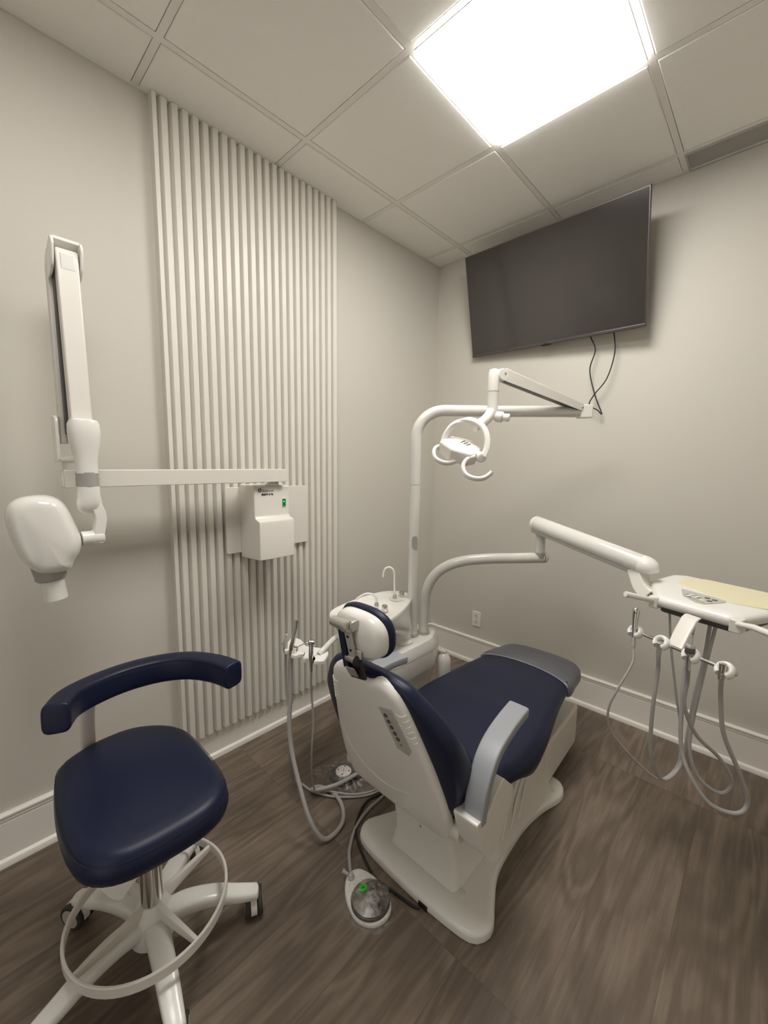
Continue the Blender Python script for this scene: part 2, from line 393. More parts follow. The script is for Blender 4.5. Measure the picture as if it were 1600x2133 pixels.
m = MB(); m.bb((tvx-.2, -.012, tvz-.19), (tvx+.2, -.0005, tvz+.1)); m.bb((tvx-.17, -.075, tvz-.15), (tvx-.14, -.012, tvz+.0)); m.bb((tvx+.14, -.075, tvz-.15), (tvx+.17, -.012, tvz+.0)); m.build('wall_bracket', 'black', tv, bevel=.002)
# ------------------------------------------------------------------ television cords
def cord(name, pts, r, m, label, cat, group=None, n=10):
    P = spline(pts, 8); o = MB().sweep(P, r, n).build(name, m); tag(o, label, cat, group); return o
MB().sweep(spline([(1.1028, -.052, 2.26), (1.1028, -.052, 2.2049), (1.134, -.050, 2.121), (1.112, -.048, 2.0147), (1.148, -.045, 1.873), (1.1896, -.042, 1.768), (1.165, -.044, 1.79), (1.122, -.05, 1.8221), (1.148, -.056, 1.876), (1.2067, -.055, 1.9579), (1.2357, -.052, 2.0915), (1.2228, -.05, 2.2069), (1.2228, -.05, 2.26)], 8), .0032, 10).build('power_cord', 'cable', tv)

# ------------------------------------------------------------------ wall x-ray unit
t = thing('dental_xray_unit', 'white wall mounted dental x-ray unit with long horizontal arm on the slatted panel', 'x-ray machine', (.06, -1.49, 1.0))
m = MB(); m.prism(rnd([(.044, -1.715, 1.032), (.044, -1.715, 1.354), (.044, -1.245, 1.350), (.044, -1.245, 1.035)], [.012]*4, 3), (.013, 0, 0)); m.build('mounting_plate', 'plastic2', t, bevel=.002)
# box: profile in x-z swept along y with a slightly bowed front
def boxprof(y):
    k = 1-((y+1.548)/.095)**2; b = .006*k
    fx = .192+b; gx = .235+b
    return [(.057, 1.010), (gx, 1.020), (gx+.001, 1.190), (gx-.003, 1.202), (fx+.01, 1.210), (fx+.001, 1.222), (fx, 1.356), (fx-.006, 1.364), (.057, 1.368)]
ys_ = [-1.642+.094*2*k/12 for k in range(13)]
m = MB(); m.rings([[(a, y, b) for a, b in boxprof(y)] for y in ys_]); m.build('control_box', 'plastic2', t, bevel=.003)
RB = cols(V((0, 1, 0)), V((0, 0, 1)), V((1, 0, 0)))
text('brand_lettering', 'Belmont', .0175, (.1975, -1.602, 1.336), RB, 'ink2', t, depth=.002)
text('model_lettering', 'PHOT-X IIs', .0125, (.1975, -1.606, 1.320), RB, 'ink', t, depth=.002, bold=.0003)
m = MB(); 
for a, b in ((-1.622, -1.619), (-1.610, -1.607)): m.bb((.196, a, 1.3375), (.1985, b, 1.3525))
m.bb((.196, -1.619, 1.3495), (.1985, -1.610, 1.3525)); m.bb((.196, -1.619, 1.3375), (.1985, -1.610, 1.3405)); m.build('logo_square', 'ink', t, smooth=False)
m = MB(); m.bb((.19, -1.4985, 1.259), (.199, -1.4745, 1.303)); sw = m.build('switch_housing', 'gloss', t, bevel=.001)
m = MB(); m.bb((.196, -1.4955, 1.263), (.2015, -1.4775, 1.299)); q = m.build('rocker_switch', 'green', t, bevel=.001)
m = MB(); m.lathe((.2012, -1.4885, 1.286), (1, 0, 0), [(.0035, 0), (.003, .001)], 12); q = m.build('indicator_light', 'lamp_green', t)
m = MB(); m.lathe((.192, -1.487, 1.246), (1, 0, 0), [(.0025, 0), (.0025, .004)], 10); m.build('status_dot', 'dgrey', t)
m = MB(); m.lathe((.165, -1.53, 1.365), (0, 0, 1), [(.034, 0), (.034, .007), (.022, .009), (.022, .022)], 24); m.build('arm_pivot', 'plastic', t)
for dy in (-.012, .012):
    MB().lathe((.19, -1.53+dy, 1.377), (1, .2, 0), [(.004, 0), (.004, .01)], 10).build('pivot_screw', 'chrome', t)
m = MB(); m.bb((.170, -2.345, 1.383), (.226, -1.485, 1.443)); m.build('horizontal_arm', 'plastic2', t, bevel=.0025)
m = MB(); m.bb((.168, -2.349, 1.388), (.222, -2.345, 1.438)); m.lathe((.212, -2.349, 1.413), (0, -1, 0), [(.006, 0), (.006, .001)], 12); m.build('arm_end_cap', 'plastic', t, bevel=.002)
# pivot stack and folded spring arm standing on the end of the horizontal arm
m = MB(); m.lathe((.198, -2.318, 1.443), (0, 0, 1), [(.026, 0), (.026, .035), (.022, .045)], 24); m.build('elbow_post', 'plastic2', t)
m = MB()
for dy in (-.036, .036):
    m.prism(rnd([(.168, -2.318+dy-.005, 1.47), (.232, -2.318+dy-.005, 1.47), (.236, -2.318+dy-.005, 1.62), (.164, -2.318+dy-.005, 1.62)], [.012, .012, .03, .03], 5), (0, .010, 0))
m.bb((.170, -2.352, 1.472), (.228, -2.284, 1.484)); m.build('elbow_fork', 'plastic', t, bevel=.003)
m = MB(); m.sweep([(.188, -2.318, 1.53), (.182, -2.318, 2.10)], 1, prof=[(-.024, -.02), (.024, -.02), (.024, .02), (-.024, .02)], up0=(1, 0, 0)); m.build('rear_arm', 'plastic2', t, bevel=.004)
m = MB(); m.sweep([(.232, -2.312, 1.56), (.214, -2.312, 2.08)], 1, prof=[(-.019, -.016), (.019, -.016), (.019, .014), (-.019, .014)], up0=(1, 0, 0)); m.build('spring_channel', 'dgrey', t, bevel=.002)
m = MB(); m.sweep([(.290, -2.300, 1.575), (.252, -2.300, 2.125)], 1, prof=[(-.029, -.019), (.029, -.019), (.029, .019), (-.029, .019)], up0=(1, 0, 0)); fa = m.build('front_arm', 'plastic2', t, bevel=.005)
m = MB(); m.box((.284, -2.296, 1.69), (.008, .034, .042)); q = m.build('cover_tab', 'plastic', t, bevel=.003)
m = MB(); m.box((.2715, -2.300, 2.088), (.009, .038, .05)); m.build('adjuster_window', 'gloss', t, bevel=.003)
# inverted U hood over both arm tops
m = MB(); Y0, Y1 = -2.341, -2.259
for yy in (Y0, Y1-.008):
    m.prism(rnd([(.152, yy, 2.035), (.262, yy, 2.06), (.288, yy, 2.135), (.268, yy, 2.158), (.165, yy, 2.125)], [.045, .03, .012, .01, .02], 6), (0, .008, 0))
m.prism([(.160, Y0+.006, 2.112), (.268, Y0+.006, 2.148), (.268, Y0+.006, 2.159), (.160, Y0+.006, 2.124)], (0, Y1-Y0-.012, 0)); m.build('top_hood', 'plastic', t, bevel=.003)
# wrist: swollen joint, grey collar, yoke
def oval(o, prof, n=32, e=2.6):
    o = V(o); return [[o+V((a*math.copysign(abs(math.cos(2*PI*k/n))**(2/e), math.cos(2*PI*k/n)), b*math.copysign(abs(math.sin(2*PI*k/n))**(2/e), math.sin(2*PI*k/n)), h)) for k in range(n)] for a, b, h in prof]
WX, WY = .304, -2.296
m = MB(); m.rings(oval((WX, WY, 0), [(.022, .030, 1.607), (.030, .038, 1.603), (.035, .0435, 1.590), (.036, .0445, 1.565), (.034, .042, 1.53), (.0305, .035, 1.50), (.029, .031, 1.47), (.030, .031, 1.435), (.030, .031, 1.4345)])); m.build('wrist_joint', 'gloss', t)
m = MB(); m.lathe((WX, WY, 1.392), (0, 0, 1), [(.0318, 0), (.0318, .046)], 32); m.build('wrist_collar', 'ring', t, bevel=.001)
m = MB(); m.rings(oval((WX, WY, 0), [(.030, .031, 1.392), (.031, .032, 1.36), (.030, .036, 1.34), (.026, .034, 1.318), (.016, .024, 1.305)])); m.build('wrist_swivel', 'gloss', t)
yk = spline([(.306, -2.290, 1.350), (.307, -2.278, 1.322), (.308, -2.270, 1.288), (.308, -2.276, 1.248), (.308, -2.284, 1.205)], 7)
m = MB(); nY = len(yk); m.sweep(yk, [1+.0*i for i in range(nY)], prof=[(-.015, -.022), (.015, -.022), (.017, 0), (.015, .022), (-.015, .022), (-.017, 0)], up0=(1, 0, 0)); m.build('yoke', 'plastic', t, bevel=.004)
m = MB(); m.lathe((.308, -2.275, 1.222), (0, -1, -.02), [(.022, -.012), (.026, -.006), (.026, .016), (.024, .022), (.024, .05)], 24); m.build('yoke_pivot', 'plastic', t, bevel=.002)
# tube head
HO = V((.300, -2.412, 1.248)); hu = V((.17, .985, 0)).normalized(); lean = math.radians(6)
hv = (V((0, 0, 1))*math.cos(lean)-hu*math.sin(lean)); hn = hu.cross(hv)
outl = [(-.106, .045), (-.096, .088), (-.066, .112), (-.02, .121), (.03, .119), (.064, .103), (.083, .07), (.094, .03), (.103, -.005), (.104, -.035), (.092, -.065), (.070, -.088), (.058, -.112), (.02, -.122), (-.03, -.121), (-.058, -.108), (-.085, -.075), (-.100, -.02)]
O2 = [(p.x*.80, p.y) for p in resample(spline([(a, b, 0) for a, b in outl], 6, True), 56)]
F = lambda a, b, d: HO+hu*a+hv*b+hn*d
m = MB(); puff(m, O2, [(.030, -.085), (.010, -.078), (.001, -.055), (0, -.02), (.0, .025), (.004, .045), (.013, .060), (.024, .067), (.034, .069)], F, (4, 5), (-.01, .006)); hd = m.build('tube_head', 'gloss', t, ang=60)
m = MB(); m.lathe(F(-.012, -.118, 0), -hv, [(.045, -.03), (.043, 0), (.041, .012), (.041, .026), (.037, .028), (.037, .03)], 36); m.build('cone_collar', 'ring', t, bevel=.001)
m = MB(); A = F(-.012, -.118, 0)
m.lathe(A, -hv, [(.0315, .02), (.0315, .094), (.0288, .094), (.0288, .03)], 36, cap=False); m.build('cone', 'plastic', t)

# ------------------------------------------------------------------ stool
t = thing('dental_stool', 'navy leather dental stool on white five-star caster base with foot ring', 'stool', (.70, -2.29, 0))
HX, HY = .70, -2.29
sp_ = [(.556, -2.478), (.470, -2.458), (.432, -2.41), (.410, -2.34), (.415, -2.245), (.470, -2.165), (.55, -2.12), (.70, -2.112), (.855, -2.122), (.922, -2.155), (.952, -2.215), (.956, -2.30), (.945, -2.395), (.905, -2.458), (.835, -2.488), (.70, -2.492)]
O2 = [(p.x, p.y) for p in resample(spline([(a, b, 0) for a, b in sp_], 6, True), 72)]
def seatz(u, v, w_): return V((u, v, .5+w_+.012*((u-.69)/.27)**2*0))
m = MB(); puff(m, O2, [(.045, .008), (.020, .0085), (.005, .018), (0, .036), (.002, .052), (.006, .064), (.0075, .066), (.009, .070), (.018, .080), (.032, .086)], seatz, (3, 7), (-.0, .008)); m.build('seat', 'navy', t, ang=50)
# stitched seam round the seat
sm = [V((p[0], p[1], .5668)) for p in O2]; c0 = V((.69, -2.3, .5668)); sm = [c0+(p-c0)*.975 for p in sm]
MB().sweep(sm, .0011, 6, up0=(0, 0, 1), loop=True).build('seat_seam', 'seam', t)
m = MB(); m.prism(rnd([(.55, -2.41, .482), (.86, -2.41, .482), (.86, -2.18, .482), (.55, -2.18, .482)], .04), (0, 0, .026)); m.build('seat_pan', 'plastic2', t, bevel=.004)
# backrest arc
arc = spline([(.622, -2.466, .802), (.545, -2.424, .796), (.492, -2.345, .788), (.470, -2.255, .783), (.490, -2.165, .784), (.545, -2.092, .787), (.625, -2.042, .787), (.712, -2.018, .787)], 9)
pf = [(p[0], p[1]) for p in ellip(0, 0, .033, .041, 4.2, 28)]
rr = [.55, .86, .96]+[1]*(len(arc)-6)+[.96, .86, .55]
a0_ = arc[0]+(arc[0]-arc[1]).normalized()*.006; a1_ = arc[-1]+(arc[-1]-arc[-2]).normalized()*.006
path = [arc[0], arc[0].lerp(arc[1], .12), arc[0].lerp(arc[1], .5)]+arc[1:-1]+[arc[-2].lerp(arc[-1], .5), arc[-2].lerp(arc[-1], .88), arc[-1]]
rr = [.80, .93, .985]+[1]*(len(arc)-2)+[.985, .93, .80]
m = MB(); m.sweep(path, rr, prof=pf, up0=(0, 0, 1)); bk = m.build('backrest', 'navy', t, ang=60)
seam = []
for i in range(2, len(path)-2):
    T_ = (path[i+1]-path[i-1]).normalized(); x_ = T_.cross(V((0, 0, 1))); seam.append(path[i]+x_*.0305+V((0, 0, .0345)))
MB().sweep(seam, .0011, 6).build('backrest_seam', 'seam', t)
m = MB(); m.sweep(spline([(.474, -2.362, .770), (.455, -2.366, .735), (.430, -2.368, .67), (.406, -2.366, .57), (.402, -2.364, .50), (.43, -2.355, .452), (.53, -2.33, .446), (.66, -2.295, .455)], 7), 1, prof=ellip(0, 0, .021, .013, 3, 20), up0=(1, .4, 0)); m.build('backrest_post', 'plastic2', t)
m = MB(); m.lathe((HX, HY, .10), (0, 0, 1), [(.030, .04), (.030, .30), (.024, .302), (.024, .40)], 28); m.build('gas_cylinder', 'chrome', t)
# paddle under the seat
m = MB(); pd = [(.58, -2.40, .475), (.61, -2.405, .44), (.645, -2.40, .385), (.685, -2.375, .32), (.715, -2.345, .278)]
m.sweep(spline(pd, 6), [1]*19+[1, 1, .97, .93, .85, .7], prof=[(-.038, -.004), (.038, -.004), (.038, .004), (-.038, .004)], up0=(.6, -.3, .7)); m.build('lever_paddle', 'plastic', t, bevel=.003)
# hub, foot ring and spokes
m = MB(); m.lathe((HX, HY, .075), (0, 0, 1), [(.038, 0), (.062, .004), (.064, .035), (.052, .075), (.040, .098), (.034, .106), (.030, .108)], 36); m.build('hub', 'plastic', t)
m = MB(); m.lathe((HX+.0625, HY-.008, .142), (1, -.13, .55), [(.004, -.012), (.004, .0)], 10); m.build('hub_screw', 'black', t)
RC = V((.718, -2.298, .19)); RR_ = .206
cir = [RC+V((RR_*math.cos(2*PI*k/72), RR_*math.sin(2*PI*k/72), 0)) for k in range(72)]
m = MB(); m.sweep(cir, 1, prof=[(-.004, -.013), (-.002, -.0155), (.002, -.0155), (.004, -.013), (.004, .013), (.002, .0155), (-.002, .0155), (-.004, .013)], up0=(0, 0, 1), loop=True); m.build('foot_ring', 'plastic2', t)
for a in (15, 105, 195, 285):
    a = math.radians(a); d = V((math.cos(a), math.sin(a), 0)); m = MB()
    A = V((HX, HY, .165))+d*.03; B = RC+d*(RR_-.003)
    m.sweep([A, A.lerp(B, .5), B], [1.35, 1.0, .7], prof=[(-.007, -.014), (.007, -.014), (.009, 0), (.007, .014), (-.007, .014), (-.009, 0)], up0=(0, 0, 1)); m.build('spoke', 'plastic2', t, bevel=.002)
for k in range(5):
    a = math.radians(64+72*k); d = V((math.cos(a), math.sin(a), 0)); n_ = V((-d.y, d.x, 0))
    P = [V((HX, HY, .118))+d*.02, V((HX, HY, .135))+d*.09, V((HX, HY, .128))+d*.17, V((HX, HY, .106))+d*.24, V((HX, HY, .094))+d*.285, V((HX, HY, .092))+d*.302]
    P = spline(P, 6); L_ = len(P); m = MB()
    R_ = []
    for i, p in enumerate(P):
        f = i/(L_-1); wd = .034*(1-f)+.0205*f; hh = .026*(1-f)+.013*f
        if i > L_-4: q = [.9, .7, .35][i-(L_-3)]; wd *= q
        R_.append([p+n_*x*wd+V((0, 0, z*hh)) for x, z in ellip(0, 0, 1, 1, 3.4, 20)])
    m.rings(R_); lg = m.build('leg', 'plastic', t, ang=50)
    cpos = V((HX, HY, 0))+d*.286
    m = MB(); m.lathe(cpos+V((0, 0, .066)), (0, 0, 1), [(.007, 0), (.007, .018)], 14); q = m.build('caster_stem', 'chrome', t)
    ca = a+[.0, -.50, -1.55, .8, 1.3][k]; ax = V((math.cos(ca), math.sin(ca), 0)); fw_ = V((-ax.y, ax.x, 0)); cc = cpos+fw_*.016+V((0, 0, .040))
    cws = []
    for s_ in (-1, 1):
        m = MB(); cws.append(m); m.lathe(cc+ax*s_*.0115, ax*s_, [(.034, 0), (.0385, .001), (.040, .004), (.040, .012), (.037, .015), (.030, .015)], 30)
    for s_, m in zip((-1, 1), cws):
        cw = m.build('caster_wheel', 'rubber', t)
        MB().lathe(cc+ax*s_*.0265, ax*s_, [(.029, -.001), (.029, .001), (.014, .002)], 26).build('wheel_disc', 'lgrey', cw)
    m = MB(); R_ = []
    for j in range(13):
        an = math.radians(-15+210*j/12); dd = fw_*math.cos(an)+V((0, 0, 1))*math.sin(an)
        R_.append([cc+dd*r_+ax*x_ for r_, x_ in ((.026, -.0095), (.0405, -.0095), (.0405, .0095), (.026, .0095))])
    m.rings(R_); m.build('caster_fender', 'plastic2', t, bevel=.001)

# ------------------------------------------------------------------ dental chair
t = thing('dental_chair', 'navy blue reclining dental chair with white shell and grey armrests', 'dental chair', (1.12, -1.2, 0))
# floor plate
bp = [(1.13-.0, -.765), (1.24, -.765), (1.335, -.775), (1.372, -.82), (1.372, -.88), (1.345, -.97), (1.325, -1.10), (1.327, -1.26), (1.342, -1.37), (1.385, -1.47), (1.415, -1.535), (1.404, -1.585), (1.365, -1.614), (1.25, -1.627), (1.13, -1.630)]
bp = bp+[(2.262-x, y) for x, y in bp[-2:0:-1]]
O2 = [(p.x, p.y) for p in resample(spline([(a, b, 0) for a, b in bp], 6, True), 110)]
m = MB(); puff(m, O2, [(.006, 0), (0, .003), (0, .022), (.003, .030), (.010, .034), (.030, .0365)], lambda u, v, w_: V((u, v, w_)), (2, 3), (0, .002)); m.build('base_plate', 'plastic', t, ang=50)
m = MB(); m.bb((1.19, -1.633, .0), (1.225, -1.62, .018)); m.build('cable_notch', 'black', t, smooth=False)
for x, y in ((.97, -1.50), (1.29, -1.52), (1.335, -.86)):
    MB().lathe((x, y, .0345), (0, 0, 1), [(.012, 0), (.011, .004), (.006, .0055)], 18).build('bolt_cap', 'plastic2', t)
# pump box at the foot end and lift column
m = MB(); bx = [(.94, -.455), (1.30, -.455), (1.315, -.89), (.93, -.89)]
m.prism(rnd([(x, y, .045) for x, y in bx], .02, 4), (0, 0, .205)); m.build('pump_box', 'plastic2', t, bevel=.012, seg=4)
m = MB(); m.prism(rnd([(.96, -.48, .0), (1.28, -.48, .0), (1.28, -.80, .0), (.96, -.80, .0)], .02, 3), (0, 0, .05)); m.build('pump_plinth', 'dgrey', t, bevel=.003)
m = MB()
m.rings([[V(p) for p in rnd(q, .03, 4)] for q in (
 [(.925, -1.36, .034), (1.328, -1.36, .034), (1.336, -.84, .034), (.92, -.84, .034)],
 [(.94, -1.33, .07), (1.312, -1.33, .07), (1.318, -.85, .07), (.935, -.85, .07)],
 [(.955, -1.31, .14), (1.296, -1.30, .14), (1.308, -.87, .16), (.945, -.87, .16)],
 [(.965, -1.36, .22), (1.288, -1.35, .22), (1.302, -.90, .26), (.95, -.90, .26)],
 [(.965, -1.42, .30), (1.288, -1.42, .30), (1.290, -.98, .34), (.96, -.98, .34)],
 [(.965, -1.46, .37), (1.288, -1.46, .37), (1.280, -1.04, .39), (.97, -1.04, .39)])])
m.build('lift_column', 'plastic2', t, bevel=.004, ang=40)
m = MB()
for k, (ya, yb, xa) in enumerate(((-1.30, -1.06, 1.300), (-1.235, -1.01, 1.301), (-1.17, -.95, 1.302))):
    m.sweep(spline([(xa+.012, ya+.02, .075), (xa+.004, ya+.07, .15), (xa-.001, (ya+yb)/2+.02, .22), (xa-.008, yb, .30)], 6), 1, prof=ellip(0, 0, .006, .004, 2, 10), up0=(1, 0, 0))
m.build('bellows_rib', 'plastic', t)
m = MB(); m.prism(rnd([(.99, -1.56, .0), (1.27, -1.56, .0), (1.27, -1.30, .0), (.99, -1.30, .0)], .03), (0, 0, 0.001)); 
m = MB(); m.rings([[V(p) for p in rnd(q, .03, 4)] for q in (
 [(.98, -1.55, .036), (1.28, -1.55, .036), (1.28, -1.30, .036), (.98, -1.30, .036)],
 [(.99, -1.535, .10), (1.27, -1.535, .10), (1.27, -1.30, .10), (.99, -1.30, .10)],
 [(1.0, -1.56, .22), (1.26, -1.56, .22), (1.27, -1.30, .22), (.99, -1.30, .22)],
 [(1.0, -1.59, .34), (1.25, -1.59, .34), (1.27, -1.30, .36), (.99, -1.30, .36)])]); m.build('rear_cover', 'plastic', t, bevel=.004, ang=40)
# seat frame
m = MB(); m.prism(rnd([(.90, -1.61, .375), (1.325, -1.61, .375), (1.325, -1.0, .375), (1.28, -.72, .375), (.95, -.72, .375), (.90, -1.0, .375)], .04), (0, 0, .045)); m.build('seat_frame', 'plastic2', t, bevel=.008)
# seat cushion with legrest, one body
hwv = [(-.440, .085), (-.452, .15), (-.485, .192), (-.54, .213), (-.62, .222), (-.74, .226), (-.88, .242), (-1.0, .262), (-1.10, .280), (-1.22, .290), (-1.34, .282), (-1.44, .262), (-1.53, .235), (-1.585, .20), (-1.61, .13)]
SC = 1.108
sp_ = [(hw_, y) for y, hw_ in hwv]; sp_ = sp_+[(-a, b) for a, b in reversed(sp_)]
O2 = [(p.x, p.y) for p in resample(spline([(a, b, 0) for a, b in sp_], 5, True), 120)]
def topz(y):
    pts = [(-1.65, .50), (-1.5, .485), (-1.3, .480), (-1.1, .492), (-.9, .498), (-.7, .492), (-.5, .476), (-.4, .462)]
    for (a, za), (b, zb) in zip(pts, pts[1:]):
        if a <= y <= b: k = (y-a)/(b-a); k = k*k*(3-2*k); return za+(zb-za)*k
    return pts[0][1] if y < -1.65 else pts[-1][1]
def thk(y):
    pts = [(-1.7, .035), (-1.5, .038), (-1.36, .050), (-1.2, .088), (-1.02, .078), (-.74, .055), (-.3, .052)]
    for (a, za), (b, zb) in zip(pts, pts[1:]):
        if a <= y <= b: k = (y-a)/(b-a); k = k*k*(3-2*k); return za+(zb-za)*k
    return .05
def seatf(u, v, w_, g_=0):
    e = (abs(u)/.28)**2.6
    drop = .030*e
    return V((SC+u, v, topz(v)-drop-(1-w_)*thk(v)*(1+.25*e)))
m = MB(); puff(m, O2, [(.05, .0), (.022, .03), (.006, .18), (0, .42), (.001, .62), (.007, .82), (.018, .94), (.035, .995)], seatf, (3, 9), (0, .03)); m.build('seat_cushion', 'navy', t, ang=60)
# grey vinyl foot cover over the end of the legrest
sp2 = [(hw_+.004, y+.004) for y, hw_ in hwv if y > -.745]
sp2[-1] = (sp2[-1][0], -.735)
cut = [(a, b) for a, b in sp2]+[(.12, -.715), (.0, -.706), (-.12, -.715)]+[(-a, b) for a, b in reversed(sp2)]
O3 = [(p.x, p.y) for p in resample(spline([(a, b, 0) for a, b in cut], 5, True), 110)]
def coverf(u, v, w_):
    e = (abs(u)/.28)**2.6; drop = .030*e
    return V((SC+u, v, topz(v)-drop+.005-(1-w_)*(thk(v)+.010)*(1+.25*e)))
m = MB(); puff(m, O3, [(.05, .0), (.022, .03), (.006, .18), (0, .42), (.001, .62), (.005, .82), (.014, .94), (.030, .995)], coverf, (3, 7), (0, .03)); m.build('foot_cover', 'film', t, ang=60)
edge = []
for k in range(41):
    u = -.226+.452*k/40; yy = -.706-.036*(abs(u)/.226)**2.2; edge.append(coverf(u*1.0, yy, 1.0)+V((0, 0, .0025-.010*(abs(u)/.226)**14)))
MB().sweep(edge, .0016, 6).build('cover_hem', 'lgrey', t)
# backrest frame of reference
th_ = math.radians(17.7); BO = V((1.11, -1.67, .37)); BV = V((0, -math.sin(th_), math.cos(th_))); BN = V((0, math.cos(th_), math.sin(th_)))
def bk_(u, v, w_): return BO+V((u, 0, 0))+BV*v+BN*(w_+.006*(u/.25)**2)
sh = [(0, -.028), (.10, -.028), (.175, -.026), (.205, -.018), (.217, .01), (.224, .08), (.220, .14), (.206, .24), (.189, .32), (.170, .40), (.152, .462), (.132, .500), (.100, .522), (.065, .530), (.035, .514)]
sh = sh+[(0, .510)]+[(-a, b) for a, b in reversed(sh[1:])]
O2 = [(p.x, p.y) for p in resample(spline([(a, b, 0) for a, b in sh], 6, True), 120)]
def shellf(u, v, w_):
    # a recessed scoop low in the middle of the shell
    d = 0
    return bk_(u, v, w_)
m = MB(); puff(m, O2, [(.028, -.008), (.012, -.0065), (.003, 0), (0, .010), (.0, .022)], shellf, (9, 2), (-.006, 0)); sh_o = m.build('back_shell', 'plastic', t, ang=60)
def crease(pts, r=.0022): return MB().sweep([bk_(a, b, -.0120-(0 if abs(a) < .17 else -.004)) for a, b in [(p.x, p.y) for p in spline([(a, b, 0) for a, b in pts], 6)]], r, 8)
crease([(-.185, .24), (-.165, .17), (-.12, .11), (-.04, .08), (.03, .085), (.09, .11)], .0022).build('shell_crease', 'plastic2', sh_o)
# control pad with buttons
cp_ = [(.060, .445), (.110, .459), (.152, .322), (.140, .300), (.098, .305)]
m = MB(); P3 = [bk_(a, b, -.0135+.022*0) for a, b in cp_]; m.rings([[p+BN*.012 for p in P3], P3]); cpn = m.build('control_panel', 'lgrey', t, bevel=.0015)
for k, (a, b) in enumerate([(.084, .424), (.091, .405), (.098, .387), (.105, .368), (.112, .350)]):
    MB().lathe(bk_(a, b, -.0135), -BN, [(.0072, -.002), (.0072, .0012), (.0055, .0022), (.003, .0026)], 18).build('button', 'dgrey', cpn)
MB().lathe(bk_(.119, .330, -.0137), -BN, [(.005, 0), (.004, .0008)], 6).build('orange_mark', 'orange', cpn)
for s_ in (-1, 1):
    for k in range(6):
        b = .446-.0175*k; hq = .155+(.455-b)*.25
        m = MB(); m.sweep([bk_(s_*(hq-.036), b-.003, -.0088), bk_(s_*(hq-.018), b-.004, -.0088), bk_(s_*(hq-.008), b, -.0055), bk_(s_*(hq-.002), b+.003, .001)], .0017, 8); m.build('grip_rib', 'gloss', sh_o)
MB().lathe(bk_(.115, -.018, -.0135), -BN, [(.0035, 0), (.003, .001)], 12).build('screw', 'black', sh_o)
# backrest pad
pd = [(0, -.125), (.07, -.125), (.122, -.112), (.160, -.062), (.195, .0), (.225, .06), (.252, .12), (.268, .20), (.266, .30), (.252, .37), (.218, .43), (.185, .475), (.145, .512), (.08, .530)]
pd = pd+[(0, .532)]+[(-a, b) for a, b in reversed(pd[1:])]
O2 = [(p.x, p.y) for p in resample(spline([(a, b, 0) for a, b in pd], 6, True), 130)]
def T_(v):
    pts = [(-.2, .085), (-.08, .095), (.05, .125), (.17, .125), (.27, .100), (.38, .070), (.47, .055), (.55, .05)]
    for (a, za), (b, zb) in zip(pts, pts[1:]):
        if a <= v <= b: k = (v-a)/(b-a); return za+(zb-za)*k
    return .05
def padf(u, v, w_): return BO+V((u, 0, 0))+BV*v+BN*(.010+max(0, min(1, (.03-v)/.12))*.075*(1-w_)+w_*T_(v)+.012*(u/.25)**2)
m = MB(); puff(m, O2, [(.025, 0), (.010, .04), (.002, .2), (0, .45), (.003, .68), (.012, .87), (.026, .97), (.042, 1.0)], padf, (4, 9), (0, -.06)); m.build('back_cushion', 'navy', t, ang=60)
# headrest
HOo = V((1.108, -1.838, .993)); hV = V((0, -.06, 1)).normalized(); hN = V((0, 1, .06)).normalized()
def hf(u, v, w_): return HOo+V((u, 0, 0))+hV*v+hN*(w_+.010*(u/.12)**2)
o_ = ellip(0, 0, .099, .069, 2.6, 60)
m = MB(); puff(m, o_, [(.030, -.020), (.014, -.016), (.004, -.006), (0, .010), (.0, .018)], hf, (6, 2), (-.006, 0)); hs_ = m.build('headrest_shell', 'gloss', t, ang=60)
o_ = ellip(0, .003, .106, .076, 2.6, 60)
m = MB(); puff(m, o_, [(.02, .012), (.006, .016), (0, .026), (.002, .038), (.012, .048), (.03, .052)], hf, (2, 6), (0, -.006)); m.build('headrest_cushion', 'navy', t, ang=60)
m = MB(); m.box(HOo+V((.012, -.0225, -.046)), (.05, .006, .024)); m.build('headrest_label', 'lgrey', hs_, bevel=.002)
# headrest articulating bracket
bx0 = 1.092
m = MB(); m.lathe((bx0-.030, -1.893, 1.036), (1, 0, 0), [(.012, 0), (.0150, .002), (.0150, .011), (.0162, .012), (.0162, .050), (.0180, .052), (.0185, .066), (.015, .070), (.008, .070), (.008, .066)], 28); m.build('upper_joint', 'brushed', t)
m = MB(); m.sweep([(bx0+.024, -1.890, 1.032), (bx0+.024, -1.856, 1.034)], 1, prof=[(-.018, -.015), (.018, -.015), (.018, .015), (-.018, .015)], up0=(0, 0, 1)); m.build('joint_block', 'brushed', t, bevel=.004)
m = MB(); m.sweep([(bx0+.026, -1.888, 1.024), (bx0+.024, -1.866, .940)], 1, prof=[(-.013, -.004), (.013, -.004), (.013, .004), (-.013, .004)], up0=(0, 1, 0)); 
lk = m.build('link_plate', 'lgrey', t, bevel=.002)
m = MB()
for z in (1.003, .960): MB().lathe((bx0+.026, -1.8865+(1.003-z)*.26, z), (0, -1, -.2), [(.0040, 0), (.0040, .0022)], 12).build('link_hole', 'black', lk)
m = MB(); m.sweep([(bx0-.004, -1.884, 1.018), (bx0-.002, -1.862, .895)], 1, prof=[(-.012, -.005), (.012, -.005), (.012, .005), (-.012, .005)], up0=(0, 1, 0)); m.build('link_strap', 'navy', t, bevel=.002)
m = MB(); m.lathe((bx0+.0, -1.864, .930), (1, 0, 0), [(.012, 0), (.012, .036)], 24); m.build('lower_joint', 'brushed', t, bevel=.001)
m = MB(); m.lathe((bx0+.036, -1.864, .928), (1, 0, 0), [(.014, 0), (.0155, .002), (.0155, .010), (.012, .013), (.006, .013)], 24); m.build('lock_knob', 'black', t)
